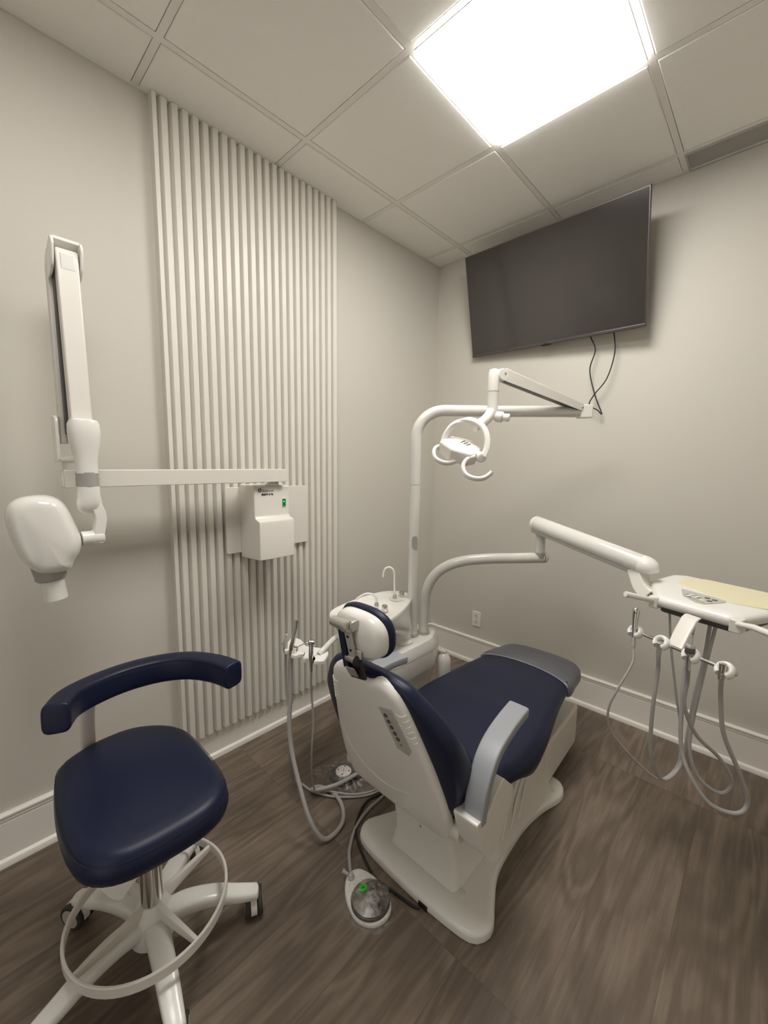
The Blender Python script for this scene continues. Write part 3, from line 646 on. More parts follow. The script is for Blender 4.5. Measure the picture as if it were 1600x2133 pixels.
m = MB(); m.sweep([(bx0+.020, -1.860, .925), (bx0+.030, -1.846, .868)], 1, prof=[(-.030, -.005), (.030, -.005), (.030, .005), (-.030, .005)], up0=(0, 1, 0)); m.build('slide_bracket', 'black', t, bevel=.002)
m = MB(); m.sweep([(bx0+.018, -1.872, .905), (bx0+.022, -1.858, .876)], 1, prof=[(-.018, -.002), (.018, -.002), (.018, .002), (-.018, .002)], up0=(0, 1, 0)); m.build('release_lever', 'brushed', t, bevel=.001)
# armrests and their brackets
def armrest(s_, name):
    X = lambda x: SC+s_*(x-SC)
    k_ = 0 if s_ > 0 else 1
    P = spline([(X(1.372-.0*k_), -1.335, .655), (X(1.380), -1.42, .657), (X(1.392-.015*k_), -1.52+.02*k_, .655), (X(1.400-.03*k_), -1.585+.035*k_, .640), (X(1.403-.045*k_), -1.625+.05*k_, .600), (X(1.403-.05*k_), -1.648+.06*k_, .545), (X(1.402-.055*k_), -1.658+.06*k_, .475)], 6)
    n_ = len(P); R_ = []
    T = [(P[min(i+1, n_-1)]-P[max(i-1, 0)]).normalized() for i in range(n_)]
    for i in range(n_):
        x = V((1, 0, 0)); u = T[i].cross(x).normalized(); k = i/(n_-1); wd = .036-.006*k
        R_.append([P[i]+x*a*wd+u*b*.017 for a, b in ellip(0, 0, 1, 1, 7, 28)])
    m = MB(); m.rings(R_); return m.build('armrest', 'grey', t, bevel=.004, ang=50)
for s_ in (1, -1):
    armrest(s_, '')
    X = lambda x: SC+s_*(x-SC)
    yz = [(-1.695, .50), (-1.62, .495), (-1.60, .525), (-1.545, .555), (-1.475, .485), (-1.478, .445), (-1.555, .350), (-1.615, .335), (-1.66, .40)]
    yz = [(p.x, p.y) for p in rnd([(a, b, 0) for a, b in yz], .012, 3)]
    k_ = 0 if s_ > 0 else 1
    m = MB(); m.prism([(X(1.352-.055*k_), a+.06*k_, b) for a, b in yz], (s_*.078, 0, 0)); m.build('armrest_bracket', 'plastic', t, bevel=.012, seg=4)
m = MB(); m.bb((.87, -1.60, .385), (1.36, -1.50, .43)); m.build('armrest_crossbar', 'plastic2', t, bevel=.01)
for s_ in (1, -1):
    m = MB(); m.lathe((SC+s_*.225, -1.63, .385), (s_, 0, 0), [(.035, -.03), (.035, .02)], 24); m.build('recline_hinge', 'plastic2', t, bevel=.004)

# ------------------------------------------------------------------ console, cuspidor, light, delivery arm
t = thing('cuspidor_unit', 'white cuspidor console with spittoon bowl standing left of the dental chair', 'spittoon', (.64, -1.08, 0))
CU = t
cp2 = [(.50, -1.30), (.735, -1.30), (.757, -1.27), (.757, -.975), (.70, -.86), (.50, -.86)]
rg = lambda s_, z, dx=0: [V((.63+(x-.63)*s_+dx, -1.08+(y+1.08)*s_, z)) for x, y in cp2]
m = MB(); m.rings([rnd(q, .03, 4) for q in (rg(.97, .448), rg(1.0, .462), rg(1.0, .545), rg(.985, .565), rg(.90, .596), rg(.86, .600))]); m.build('console_top', 'plastic', t, ang=30, bevel=.002)
m = MB(); m.rings([rnd(q, .03, 4) for q in (rg(1.003, .540), rg(1.003, .5435))]); m.build('trim_line', 'lgrey', t)
m = MB(); m.rings([rnd(q, .03, 4) for q in (rg(.80, .0), rg(.80, .05), rg(.76, .20), rg(.80, .34), rg(.93, .449))]); m.build('console_body', 'plastic2', t, ang=40, bevel=.002)
m = MB(); m.lathe((.752, -.885, .34), (0, 0, 1), [(.020, 0), (.033, .01), (.036, .04), (.036, .11), (.028, .135), (.012, .15), (.012, .16)], 28); m.build('water_bottle', 'gloss', t)
m = MB(); m.box((.735, -.885, .497), (.05, .03, .012)); m.build('bottle_bracket', 'plastic2', t, bevel=.002)
# spittoon
rim = [(.552, -1.492), (.498, -1.425), (.474, -1.30), (.468, -1.16), (.482, -1.065), (.530, -1.008), (.598, -1.0), (.660, -1.052), (.718, -1.155), (.764, -1.285), (.782, -1.395), (.752, -1.472), (.662, -1.512)]
N_ = 84
Rm = resample(spline([(a, b, 0) for a, b in rim], 6, True), N_)
cR = V((.632, -1.25, 0))
def rr_(s_, z, c=cR, shift=V((0, 0, 0))): return [V((c.x+(p.x-c.x)*s_+shift.x, c.y+(p.y-c.y)*s_+shift.y, z)) for p in Rm]
def towards(c, r, k, z):       # blend of the rim outline and a circle
    o = []
    for p in Rm:
        a = math.atan2(p.y-cR.y, p.x-cR.x); q = V((c[0]+r*math.cos(a), c[1]+r*math.sin(a), 0)); b_ = p.lerp(q, k); o.append(V((b_.x, b_.y, z)))
    return o
R_ = [towards((.668, -1.125), .050, 1, .602), towards((.668, -1.125), .052, 1, .612), towards((.668, -1.125), .036, 1, .622), towards((.668, -1.125), .044, .97, .650), towards((.662, -1.13), .056, .80, .682), towards((.655, -1.14), .070, .56, .712), towards((.648, -1.16), .085, .32, .740), towards((.642, -1.19), .095, .13, .765), towards((.640, -1.22), .1, .03, .784), rr_(1.0, .792), rr_(.998, .799), rr_(.985, .803), rr_(.962, .802), rr_(.945, .797), towards((.612, -1.335), .105, .50, .793), towards((.612, -1.345), .100, .95, .789), towards((.612, -1.345), .088, 1, .775), towards((.612, -1.345), .065, 1, .738), towards((.612, -1.345), .030, 1, .718), towards((.612, -1.345), .012, 1, .714)]
MB().rings(R_).build('spittoon_bowl', 'gloss', t, ang=55)
m = MB(); m.lathe((.668, -1.125, .600), (0, 0, 1), [(.047, 0), (.049, .003), (.046, .010), (.040, .012)], 32); m.build('bowl_collar', 'ring', t)
m = MB(); m.lathe((.60, -1.09, .797), (0, 0, 1), [(.040, -.002), (.040, .0005), (.036, .0012), (.032, 0), (.0, 0)], 32); m.build('cup_rest', 'gloss', t)
for x, y, nm in ((.606, -1.248, 'base'), (.588, -1.098, 'base')):
    m = MB(); m.lathe((x, y, .798), (0, 0, 1), [(.0115, 0), (.0115, .004), (.0085, .018), (.007, .020)], 20); m.build('spout_base', 'brushed', t)
m = MB(); m.sweep(spline([(.606, -1.248, .812), (.606, -1.250, .838), (.596, -1.262, .856), (.573, -1.283, .860), (.553, -1.302, .848), (.538, -1.317, .832)], 7), .0052, 14); m.build('bowl_rinse_spout', 'gloss', t)
m = MB(); m.sweep(spline([(.588, -1.098, .812), (.586, -1.100, .88), (.585, -1.101, .925), (.580, -1.107, .948), (.566, -1.120, .958), (.553, -1.133, .950), (.547, -1.140, .928), (.546, -1.141, .908)], 8), .0052, 14); m.build('cup_fill_spout', 'gloss', t)
for x, y in ((.672, -1.262), (.594, -1.052)):
    m = MB(); m.lathe((x, y, .798), (0, 0, 1), [(.017, 0), (.017, .003), (.014, .005), (.014, .022), (.0125, .025), (.006, .025), (.004, .021)], 24); m.build('chrome_cap', 'chrome', t)
# ---- operating light on its pole
t = thing('operating_light', 'white dental operating light on tall bent pole beside the spittoon', 'dental light', (.65, -1.03, .6))
px_, py_ = .65, -1.03
m = MB(); m.lathe((px_, py_, .600), (0, 0, 1), [(.034, 0), (.035, .004), (.031, .012), (.027, .013)], 32); m.build('pole_collar', 'ring', t)
m = MB(); m.sweep([(px_, py_, .60), (px_, py_, 1.372)], .0262, 32); m.build('lower_pole', 'enamel', t)

m = MB(); q = ellip(0, 0, .0145, .033, 3, 28); dd = V((.74, -.67, 0)).normalized(); sd = V((.67, .74, 0)).normalized()
m.rings([[V((px_, py_, 1.088))+dd*(.0296 if k else .022)+sd*a*(1 if k < 2 else .8)+V((0, 0, b*(1 if k < 2 else .85))) - dd*(a*a/.05 if True else 0) for a, b in q] for k in range(3)]); m.build('pole_plug', 'ring', t)
dA = V((.715, .699, 0)).normalized()
B0 = V((px_, py_, 0)); zt = 1.732; rb = .135
pth = [(px_, py_, 1.374), (px_, py_, 1.48), (px_, py_, zt-rb)]
for k in range(1, 13):
    a = PI/2*k/12; pth.append(B0+dA*rb*(1-math.cos(a))+V((0, 0, zt-rb+rb*math.sin(a))))
pth += [B0+dA*.4+V((0, 0, zt)), B0+dA*.80+V((0, 0, zt+.004)), B0+dA*.835+V((0, 0, zt+.004))]
m = MB(); m.sweep(pth, .0268, 32, up0=(0, 0, 0) if False else None); m.build('upper_pole', 'enamel', t)
E_ = B0+dA*.815+V((0, 0, zt+.004))
m = MB(); m.box(E_+V((0, 0, .0)), (.055, .055, .062), Matrix.Rotation(.77, 3, 'Z')); m.build('end_bracket', 'plastic', t, bevel=.004)
m = MB(); m.box(E_+dA*.029+V((0, 0, .006)), (.006, .022, .034), Matrix.Rotation(.77, 3, 'Z')); m.build('end_clip', 'brushed', t, bevel=.001)
TP = V((1.010, -.872, 1.872))
a0_ = E_+V((-.006, -.012, .012)); ax_ = (TP-a0_).normalized(); sdv = ax_.cross(V((0, 0, 1))).normalized(); uv_ = sdv.cross(ax_)
m = MB()
for k in (-1, 1):
    o_ = a0_+sdv*k*.017
    P4 = [o_-ax_*.015-uv_*.016, o_-ax_*.015+uv_*.016, TP+sdv*k*.017+ax_*.0+uv_*.026, TP+sdv*k*.017+ax_*.018+uv_*.012, TP+sdv*k*.017+ax_*.018-uv_*.016, TP+sdv*k*.017-uv_*.026]
    m.prism(P4, sdv*k*.003)
m.prism([a0_-sdv*.018-ax_*.015+uv_*.016, a0_+sdv*.018-ax_*.015+uv_*.016, TP+sdv*.018+uv_*.026, TP-sdv*.018+uv_*.026], uv_*.003); m.build('spring_arm', 'plastic2', t, bevel=.001)
m = MB(); m.sweep([a0_+ax_*.02-uv_*.008, TP-ax_*.02-uv_*.013], 1, prof=[(-.011, -.009), (.011, -.009), (.011, .009), (-.011, .009)], up0=tuple(uv_)); m.build('spring_core', 'dgrey', t, bevel=.002)
for pp in (TP+uv_*.004, a0_+ax_*.02):
    for k in (-1, 1): MB().lathe(pp+sdv*k*.020, sdv*k, [(.006, 0), (.005, .002)], 14).build('arm_rivet', 'chrome', t)
SX = V((.985, -.905, 0))
m = MB(); m.lathe(TP+V((-.006, -.004, 0)), sdv, [(.024, -.024), (.027, -.018), (.027, .018), (.024, .024)], 26); m.build('knuckle', 'plastic', t)
m = MB(); m.lathe((SX.x, SX.y, 1.800), (0, 0, 1), [(.0245, 0), (.0245, .078), (.020, .094), (.010, .098)], 30); m.build('swivel_post', 'plastic', t)
m = MB(); m.sweep(spline([(.985, -.905, 1.799), (.985, -.905, 1.745), (.984, -.908, 1.715), (.975, -.930, 1.682), (.958, -.962, 1.655), (.945, -.990, 1.642)], 7), [.0245]*26+[.024, .023, .022, .020, .018] if False else .0235, 28); m.build('curved_stem', 'plastic', t)
m = MB(); m.lathe((1.005, -.895, 1.690), (.7, .2, -.1), [(.02, -.01), (.024, 0), (.024, .022), (.016, .028), (.018, .05), (.014, .055)], 24); m.build('tension_knob', 'plastic', t)
# hoop yoke around the lamp head
yo = spline([(.838, -1.070, 1.560), (.842, -1.062, 1.600), (.868, -1.045, 1.645), (.906, -1.022, 1.668), (.946, -1.000, 1.667), (.985, -.985, 1.640), (1.008, -.985, 1.598), (1.015, -.995, 1.550), (1.010, -1.015, 1.508)], 8)
m = MB(); m.sweep(yo, 1, prof=[(-.008, -.012), (.008, -.012), (.0105, 0), (.008, .012), (-.008, .012), (-.0105, 0)], up0=(.45, .55, .2)); m.build('hoop_yoke', 'plastic', t, bevel=.003)
m = MB(); m.lathe((.985, -1.004, 1.512), (.82, -.50, -.25), [(.020, -.02), (.0225, -.012), (.0225, .026), (.019, .030), (.017, .031)], 28); m.build('yoke_pivot', 'plastic', t, bevel=.001)
# lamp head: low hexagonal housing
HL = V((.830, -1.066, 1.578)); HR_ = V((.985, -1.028, 1.512)); la = (HR_-HL).normalized(); lb = V((.30, .86, .13)); lb = (lb-la*lb.dot(la)).normalized(); lc = la.cross(lb)
if lc.z < 0: lc = -lc
L0 = (HL+HR_)/2; Ln = (HR_-HL).length/2
q_ = lambda a, b, c: L0+la*a*Ln+lb*b+lc*c
hexo = lambda s_, c: [q_(-1.05*s_, .0, c), q_(-.95*s_, -.035*s_, c), q_(-.1, -.062*s_, c), q_(.85*s_, -.040*s_, c), q_(1.05*s_, .0, c), q_(.9*s_, .062*s_, c), q_(.1, .095*s_, c), q_(-.85*s_, .062*s_, c)]
m = MB(); m.rings([hexo(.84, -.046), hexo(.97, -.042), hexo(1.0, .008), hexo(.95, .014), hexo(.50, .026), hexo(.3, .027)]); lh = m.build('lamp_head', 'plastic2', t, bevel=.003, ang=22)
m = MB(); m.rings([hexo(.76, -.047), hexo(.76, -.0485)]); m.build('lamp_lens', 'gloss', lh)
for k in range(3):
    m = MB(); A = q_(.02+.17*k, .020-.003*k, .0265); m.sweep([A-lb*.012-la*.003, A+lb*.016+la*.004], .0026, 8); m.build('vent_slot', 'black', lh)
for pts in ([(.832, -1.078, 1.556), (.822, -1.104, 1.546), (.826, -1.122, 1.524), (.842, -1.128, 1.500), (.868, -1.116, 1.484), (.892, -1.096, 1.481), (.912, -1.074, 1.490)],
            [(.985, -1.042, 1.508), (.970, -1.068, 1.500), (.966, -1.094, 1.482), (.974, -1.112, 1.458), (.996, -1.120, 1.433), (1.028, -1.110, 1.419), (1.058, -1.092, 1.420), (1.078, -1.075, 1.436), (1.084, -1.068, 1.448)]):
    m = MB(); m.sweep(spline(pts, 7), 1, prof=ellip(0, 0, .0088, .0112, 2.4, 16), up0=(.5, -.4, .75)); m.build('grab_handle', 'gloss', t)
# ---- delivery unit: bent arm, balanced arm, tray head
t = thing('delivery_unit', 'white instrument delivery unit on a bent arm hanging at the right with its tray table', 'instrument tray', (.68, -.955, .6))
qx, qy = .672, -.965
m = MB(); m.lathe((qx, qy, .600), (0, 0, 1), [(.033, 0), (.034, .004), (.030, .012), (.026, .013)], 32); m.build('pole_collar', 'ring', t)
am = spline([(qx, qy, .60), (qx, qy, .70), (.676, -.964, .775), (.692, -.962, .85), (.722, -.950, .912), (.770, -.925, .962), (.835, -.880, .995), (.92, -.805, 1.010), (1.03, -.705, 1.016), (1.112, -.630, 1.020), (1.135, -.610, 1.021)], 9)
m = MB(); m.sweep(am, .0258, 32); m.build('bent_arm', 'enamel', t, ang=60)
m = MB(); m.rings([[V((1.137, -.608, 1.021))+V((.70, .66, 0)).normalized()*h+V((0, 0, 1))*r_*math.cos(a)+V((.69, -.72, 0)).normalized()*r_*math.sin(a) for a in [2*PI*k/24 for k in range(24)]] for r_, h in ((.0258, 0), (.0235, .011), (.016, .019), (.006, .023))]); m.build('arm_end_cap', 'enamel', t)
vx, vy = 1.122, -.624
m = MB(); m.lathe((vx, vy, 1.040), (0, 0, 1), [(.026, -.02), (.026, .006), (.0225, .008), (.0225, .0095)], 28); m.build('pivot_collar', 'ring', t)
m = MB(); m.lathe((vx, vy, 1.049), (0, 0, 1), [(.0225, 0), (.0225, .075), (.026, .10), (.026, .12)], 28); m.build('pivot_post', 'enamel', t)
A = V((1.096, -.628, 1.188)); B = V((1.604, -.806, 1.098)); ax = (B-A).normalized(); sd = ax.cross(V((0, 0, 1))).normalized(); uu = sd.cross(ax)
cross = [(.040*math.cos(a), .040*math.sin(a)) for a in [math.radians(-28+236*k/22) for k in range(23)]]
m = MB(); m.rings([[P+sd*x*s_+uu*y*s_ for x, y in cross] for P, s_ in ((A+ax*.012, .97), (A+ax*.016, 1), (B-ax*.012, 1), (B-ax*.008, .97))]); m.build('balance_arm', 'enamel', t, ang=40)
m = MB(); m.rings([[A+ax*h+sd*x*s_+uu*y*s_ for x, y in cross] for s_, h in ((.55, -.022), (.80, -.014), (.96, -.002), (1.0, .0115))]); m.build('rear_cap', 'plastic', t, ang=50)
m = MB(); m.rings([[B+ax*h+sd*x*s_+uu*(y*s_) for x, y in cross] for s_, h in ((1.01, -.0115), (1.01, .004), (.93, .020), (.74, .034), (.42, .044), (.12, .047))]); m.build('front_cap', 'plastic', t, ang=50)
m = MB(); m.sweep([A+ax*.004-uu*.026, B-ax*.03-uu*.026], 1, prof=[(-.030, -.013), (.030, -.013), (.033, .009), (-.033, .009)], up0=tuple(uu)); m.build('lower_rail', 'lgrey', t, bevel=.002)
NP = V((1.597, -.812, 0))
m = MB(); m.sweep(spline([(1.575, -.800, 1.082), (1.588, -.812, 1.055), (1.610, -.838, 1.020), (1.645, -.868, .998)], 6), 1, prof=[(-.028, -.022), (.028, -.022), (.028, .022), (-.028, .022)], up0=(.9, -.3, .4)); m.build('tray_neck', 'plastic2', t, bevel=.006)
# tray head in its own frame: ta_ along the front edge, tb_ to the back
ta_ = V((.955, -.296, 0)).normalized(); tb_ = V((-ta_.y, ta_.x, 0)); TF = V((1.783, -1.041, 0))
tf = lambda u, v, z: V((TF.x+ta_.x*u+tb_.x*v, TF.y+ta_.y*u+tb_.y*v, z))
ot = [(-.098, .0), (.098, .0), (.122, .03), (.136, .10), (.150, .17), (.205, .215), (.232, .27), (.236, .36), (.20, .405), (-.20, .405), (-.238, .37), (-.232, .20), (-.222, .185), (-.124, .02)]
O2 = [(p.x, p.y) for p in resample(rnd([(a, b, 0) for a, b in ot], .014, 4), 130)]
TZ = 1.018
m = MB(); puff(m, O2, [(.022, -.008), (.008, -.006), (.001, .001), (0, .012), (.002, .020), (.010, .026), (.022, .0285), (.035, .029)], lambda u, v, w_: tf(u, v, TZ+w_), (3, 6), (0, .002)); th2 = m.build('tray_head', 'plastic', t, ang=50)
m = MB(); m.prism(rnd([tf(*p, .989) for p in [(-.11, .03), (.11, .03), (.13, .36), (-.17, .36)]], .02, 3), (0, 0, .022)); m.build('tray_underside', 'dgrey', t, bevel=.004)
mt_ = [(-.149, .228), (-.165, .335), (-.125, .378), (.165, .378), (.185, .24), (.13, .165), (.05, .134), (.009, .146)]
m = MB(); m.prism(rnd([tf(a, b, TZ+.0285) for a, b in mt_], .012, 4), (0, 0, .004)); tag_m = m.build('yellow_mat', 'yellow', None, bevel=.001); tag(tag_m, 'pale yellow textured mat lying on the instrument tray', 'mat')
cpp = [(-.106, .160), (.030, .150), (.038, .120), (.012, .048), (-.012, .044), (-.066, .080)]
m = MB(); m.prism(rnd([tf(a, b, TZ+.027) for a, b in cpp], .008, 4), (0, 0, .0052)); kp = m.build('control_panel', 'lgrey', th2, bevel=.0008)
kp.parent = t
cb = V((1.7705, -.9345, TZ+.0322))
m = MB(); m.lathe(cb, (0, 0, 1), [(.0225, 0), (.0225, .0006)], 28); m.build('key_ring', 'dgrey', kp)
for k in range(4):
    a = math.radians(20+90*k); MB().lathe(cb+V((math.cos(a)*.0135, math.sin(a)*.0135, 0)), (0, 0, 1), [(.0088, 0), (.0088, .0012), (.006, .0018)], 20).build('white_key', 'gloss', kp)
for x, y in ((1.808, -.926), (1.828, -.936), (1.8165, -.958)): MB().lathe((x, y, cb.z), (0, 0, 1), [(.0078, 0), (.0078, .0010), (.0055, .0016)], 20).build('dark_key', 'dgrey', kp)
MB().lathe((1.797, -.962, cb.z), (0, 0, 1), [(.0075, 0), (.0075, .001), (.005, .0014)], 20).build('yellow_key', 'yellow', kp)
m = MB(); m.sweep([V((1.766, -.966, cb.z)), V((1.806, -.990, cb.z))], .0012, 6); m.build('indicator_strip', 'ink2', kp)
# side handles
m = MB(); m.box(tf(-.118, .022, 1.022), (.030, .040, .040), Matrix.Rotation(-.30, 3, 'Z')); m.build('handle_mount', 'plastic2', t, bevel=.004)
m = MB(); m.sweep([tf(-.120, .016, 1.026), (1.640, -1.062, 1.046), (1.609, -1.100, 1.058)], [.0085, .009, .0095], 20); m.build('handle', 'gloss', t, bevel=.001)
m = MB(); m.box(tf(.112, .012, 1.022), (.030, .040, .040), Matrix.Rotation(-.30, 3, 'Z')); m.build('handle_mount', 'plastic2', t, bevel=.004)
m = MB(); m.sweep([tf(.118, -.004, 1.030), (1.93, -1.135, 1.046), (1.985, -1.200, 1.052)], [.0085, .009, .0095], 20); m.build('handle', 'gloss', t, bevel=.001)
# hanging paddle, rod and four holder rings
m = MB(); pA = tf(.010, -.022, 1.020); pB = V((1.765, -1.155, .948)); xx = V((.88, -.475, 0))
m.rings([[P+xx*a*.0225*s_+V((-.475, -.88, 0))*b*.008+V((-.475, -.88, 0))*dy for a, b in ellip(0, 0, 1, 1, 6, 24)] for P, s_, dy in ((pA, 1, -.004), (pA.lerp(pB, .08), 1, .003), (pA.lerp(pB, .55), 1, .004), (pB, .95, 0))]); m.build('rod_paddle', 'plastic2', t, bevel=.002)
rA = V((1.652, -1.106, .9435)); rB = V((1.886, -1.227, .9435)); rd = (rB-rA).normalized(); rn = V((rd.y, -rd.x, 0))
if rn.y > 0: rn = -rn
m = MB(); m.sweep([rA, rB], .0052, 18); m.build('holder_rod', 'chrome', t)
RINGS = [rA.lerp(rB, k/3) for k in range(4)]
for k, P in enumerate(RINGS):
    cc = P+rn*.006+V((0, 0, .000)); axr = (V((0, 0, 1))*.62+rn*.78).normalized()
    R_ = []
    x1 = rd; y1 = axr.cross(x1)
    if y1.dot(rn) < 0: y1 = -y1
    for i in range(33):
        a = math.radians(90+36+(360-72)*i/32); ctr = cc+x1*math.cos(a)*.0165+y1*math.sin(a)*.0165; rad = (x1*math.cos(a)+y1*math.sin(a))
        R_.append([ctr+rad*math.cos(b)*.0078+axr*math.sin(b)*.0125 for b in [2*PI*j/14 for j in range(14)]])
    m = MB(); m.rings(R_); rg_ = m.build('holder_ring', 'gloss', t, ang=60)
MB().lathe(rB+rd*.010, rd, [(.006, 0), (.006, .014), (.004, .016)], 16).build('rod_end_screw', 'chrome', t)
# handpieces resting in the rings, each with its hose back to the tray
def tool(name, label, cat, loc, group=None): return thing(name, label, cat, loc, group)
h1 = [(1.6475, -1.122, .925), (1.650, -1.130, .90), (1.656, -1.150, .855), (1.632, -1.186, .778), (1.609, -1.194, .697), (1.615, -1.174, .615), (1.662, -1.117, .523), (1.724, -1.045, .434), (1.753, -1.006, .421), (1.781, -.959, .465), (1.779, -.945, .563), (1.753, -.957, .716), (1.727, -.968, .883), (1.715, -.962, .988)]
h2 = [(1.7245, -1.163, .925), (1.7245, -1.160, .90), (1.724, -1.144, .845), (1.721, -1.151, .736), (1.721, -1.140, .633), (1.727, -1.121, .543), (1.744, -1.077, .463), (1.765, -1.033, .442), (1.790, -.979, .479), (1.800, -.975, .605), (1.806, -.962, .728), (1.817, -.935, .838), (1.822, -.905, .985)]
h3 = [(1.8025, -1.202, .93), (1.8030, -1.198, .905), (1.800, -1.154, .848), (1.798, -1.142, .766), (1.829, -1.101, .667), (1.888, -1.032, .581), (1.922, -.987, .493), (1.897, -.991, .443), (1.842, -1.023, .484), (1.812, -1.026, .569), (1.812, -1.011, .677), (1.824, -.991, .822), (1.840, -.955, .985)]
h4 = [(1.8785, -1.243, .938), (1.8785, -1.236, .912), (1.881, -1.203, .843), (1.895, -1.180, .739), (1.936, -1.134, .619), (1.961, -1.098, .522), (1.941, -1.110, .480), (1.882, -1.136, .489), (1.832, -1.145, .551), (1.800, -1.130, .623), (1.790, -1.119, .739), (1.786, -1.095, .856), (1.787, -1.000, .985)]
t = tool('syringe_handpiece', 'chrome round-tipped syringe standing in the left-most holder ring under the instrument tray', 'dental tool', (1.650, -1.113, .95))
m = MB(); m.sweep([(1.6475, -1.122, .908), (1.647, -1.119, .94), (1.646, -1.115, .98), (1.646, -1.113, 1.000), (1.646, -1.113, 1.010)], [.0062, .0068, .0085, .0098, .0098], 20); m.build('body', 'chrome', t)
m = MB(); m.lathe((1.646, -1.113, 1.008), (0, .02, 1), [(.0106, 0), (.0112, .004), (.0106, .010), (.007, .015), (.002, .017)], 24); m.build('tip', 'chrome', t)
MB().sweep(spline(h1, 7), [.0058]*8+[.0036]*84, 12).build('hose', 'hose', t)
t = tool('scaler_connector', 'bare dark hose connector in the second holder ring from the left under the tray', 'dental tool', (1.728, -1.155, .93))
m = MB(); m.sweep([(1.7245, -1.160, .908), (1.7245, -1.164, .948)], [.0072, .0068], 18); m.build('connector', 'brushed', t, bevel=.001)
MB().sweep(spline(h2, 7), .0058, 14).build('hose', 'hose', t)
t = tool('air_motor', 'knurled dark metal air motor in the third holder ring beside the white paddle', 'dental tool', (1.806, -1.185, .94))
m = MB(); m.sweep([(1.8025, -1.202, .903), (1.8025, -1.202, .949)], [.0065, .0068], 18); m.build('hose_coupling', 'chrome', t)
m = MB(); m.lathe((1.8025, -1.202, .949), (0, .05, 1), [(.0098, 0), (.0115, .003), (.0115, .026), (.0095, .029), (.005, .030), (.005, .046), (.0035, .048), (.0035, .055)], 20); m.build('motor_body', 'brushed', t)
m = MB()
m.lathe((1.8025, -1.202, .9545), (0, .05, 1), [(.0119, 0), (.0122, .001), (.0122, .015), (.0119, .016)], 12); m.build('knurled_band', 'dgrey', t)
MB().sweep(spline(h3, 7), .0055, 14).build('hose', 'hose', t)
t = tool('turbine_connector', 'short chrome hose connector in the right-most holder ring near the photo edge', 'dental tool', (1.881, -1.236, .95))
for k, dx in ((0, -.004), (1, .004)):
    m = MB(); m.sweep([(1.8785+dx*.9, -1.243+dx*.1, .920), (1.8785+dx*.9, -1.246+dx*.1, .966)], .0042, 14); m.build('connector_tube', 'chrome', t, bevel=.0006)
MB().sweep(spline(h4, 7), [.0068]*4+[.0058]*81, 14).build('hose', 'hose', t)
# ---- assistant instrument holder on its arm
t = thing('assistant_holder', 'white kidney-shaped instrument holder on a short arm behind the headrest', 'instrument holder', (.58, -1.64, .70))
op = [(.500, -1.690), (.452, -1.635), (.447, -1.612), (.478, -1.598), (.520, -1.608), (.552, -1.618), (.590, -1.600), (.630, -1.580), (.668, -1.592), (.704, -1.638), (.706, -1.658), (.668, -1.688), (.625, -1.697), (.575, -1.710), (.530, -1.708)]
def notch(c, r, ang):   # points of a slot cut from the edge
    return []
O2 = [(p.x, p.y) for p in resample(spline([(a, b, 0) for a, b in op], 6, True), 96)]
# cut three slots facing the viewer by pulling outline points inward
sl = [V((.556, -1.712, 0)), V((.612, -1.700, 0)), V((.668, -1.690, 0))]
Oc = []
for x, y in O2:
    p = V((x, y, 0))
    for s_ in sl:
        d = (p-s_).length
        if d < .016 and y < -1.66: p = p+V((-.25, .97, 0))*(.030*(1-(d/.016)**2)**.5)
    Oc.append((p.x, p.y))
m = MB(); puff(m, Oc, [(.003, -.012), (0, -.010), (0, .002), (.002, .004)], lambda u, v, w_: V((u, v, .70+w_)), (1, 1)); m.build('holder_plate', 'plastic', t, ang=40)
m = MB(); m.lathe((.585, -1.645, .7035), (0, 0, 1), [(.020, 0), (.020, .0015), (.017, .002)], 24); m.build('pivot_cover', 'plastic2', t)
m = MB(); m.sweep(spline([(.655, -1.630, .705), (.650, -1.600, .716), (.622, -1.520, .728), (.600, -1.440, .718), (.620, -1.30, .690), (.640, -1.16, .666)], 7), .0115, 20); m.build('holder_arm', 'enamel', t)
t = tool('suction_handpiece', 'tall chrome suction handpiece standing in the holder behind the headrest', 'dental tool', (.561, -1.690, .70), None)
m = MB(); m.sweep([(.5585, -1.6985, .684), (.5595, -1.698, .70), (.562, -1.697, .73), (.569, -1.690, .775), (.573, -1.684, .81), (.575, -1.680, .842)], [.0095, .0125, .0105, .0080, .0072, .0082], 22); m.build('body', 'chrome', t)
m = MB(); m.lathe((.574, -1.687, .728), (.9, -.3, .3), [(.006, 0), (.006, .008), (.004, .010)], 14); m.build('valve_lever', 'chrome', t)
bh = [(.558, -1.699, .690), (.556, -1.702, .64), (.570, -1.712, .54), (.593, -1.735, .435), (.626, -1.748, .332), (.690, -1.755, .211), (.750, -1.752, .105), (.785, -1.72, .030), (.790, -1.669, .013), (.768, -1.600, .012), (.700, -1.550, .012), (.620, -1.535, .013), (.560, -1.560, .018), (.560, -1.600, .030), (.590, -1.590, .040), (.625, -1.520, .040), (.640, -1.44, .040), (.650, -1.35, .045), (.645, -1.24, .06)]
MB().sweep(spline(bh, 7), [.0095]*30+[.0085]*97, 16).build('hose', 'hose', t)
t = tool('saliva_ejector', 'small pale saliva ejector valve at the far left of the holder behind the headrest', 'dental tool', (.510, -1.680, .70))
m = MB(); m.sweep([(.5085, -1.693, .684), (.508, -1.693, .70), (.506, -1.690, .725), (.504, -1.684, .742)], [.008, .0105, .0095, .0075], 18); m.build('body', 'brushed', t)
m = MB(); m.lathe((.504, -1.683, .740), (0, 0, 1), [(.0065, 0), (.0065, .018), (.0055, .020)], 16); m.build('ejector_tip', 'lgrey', t)
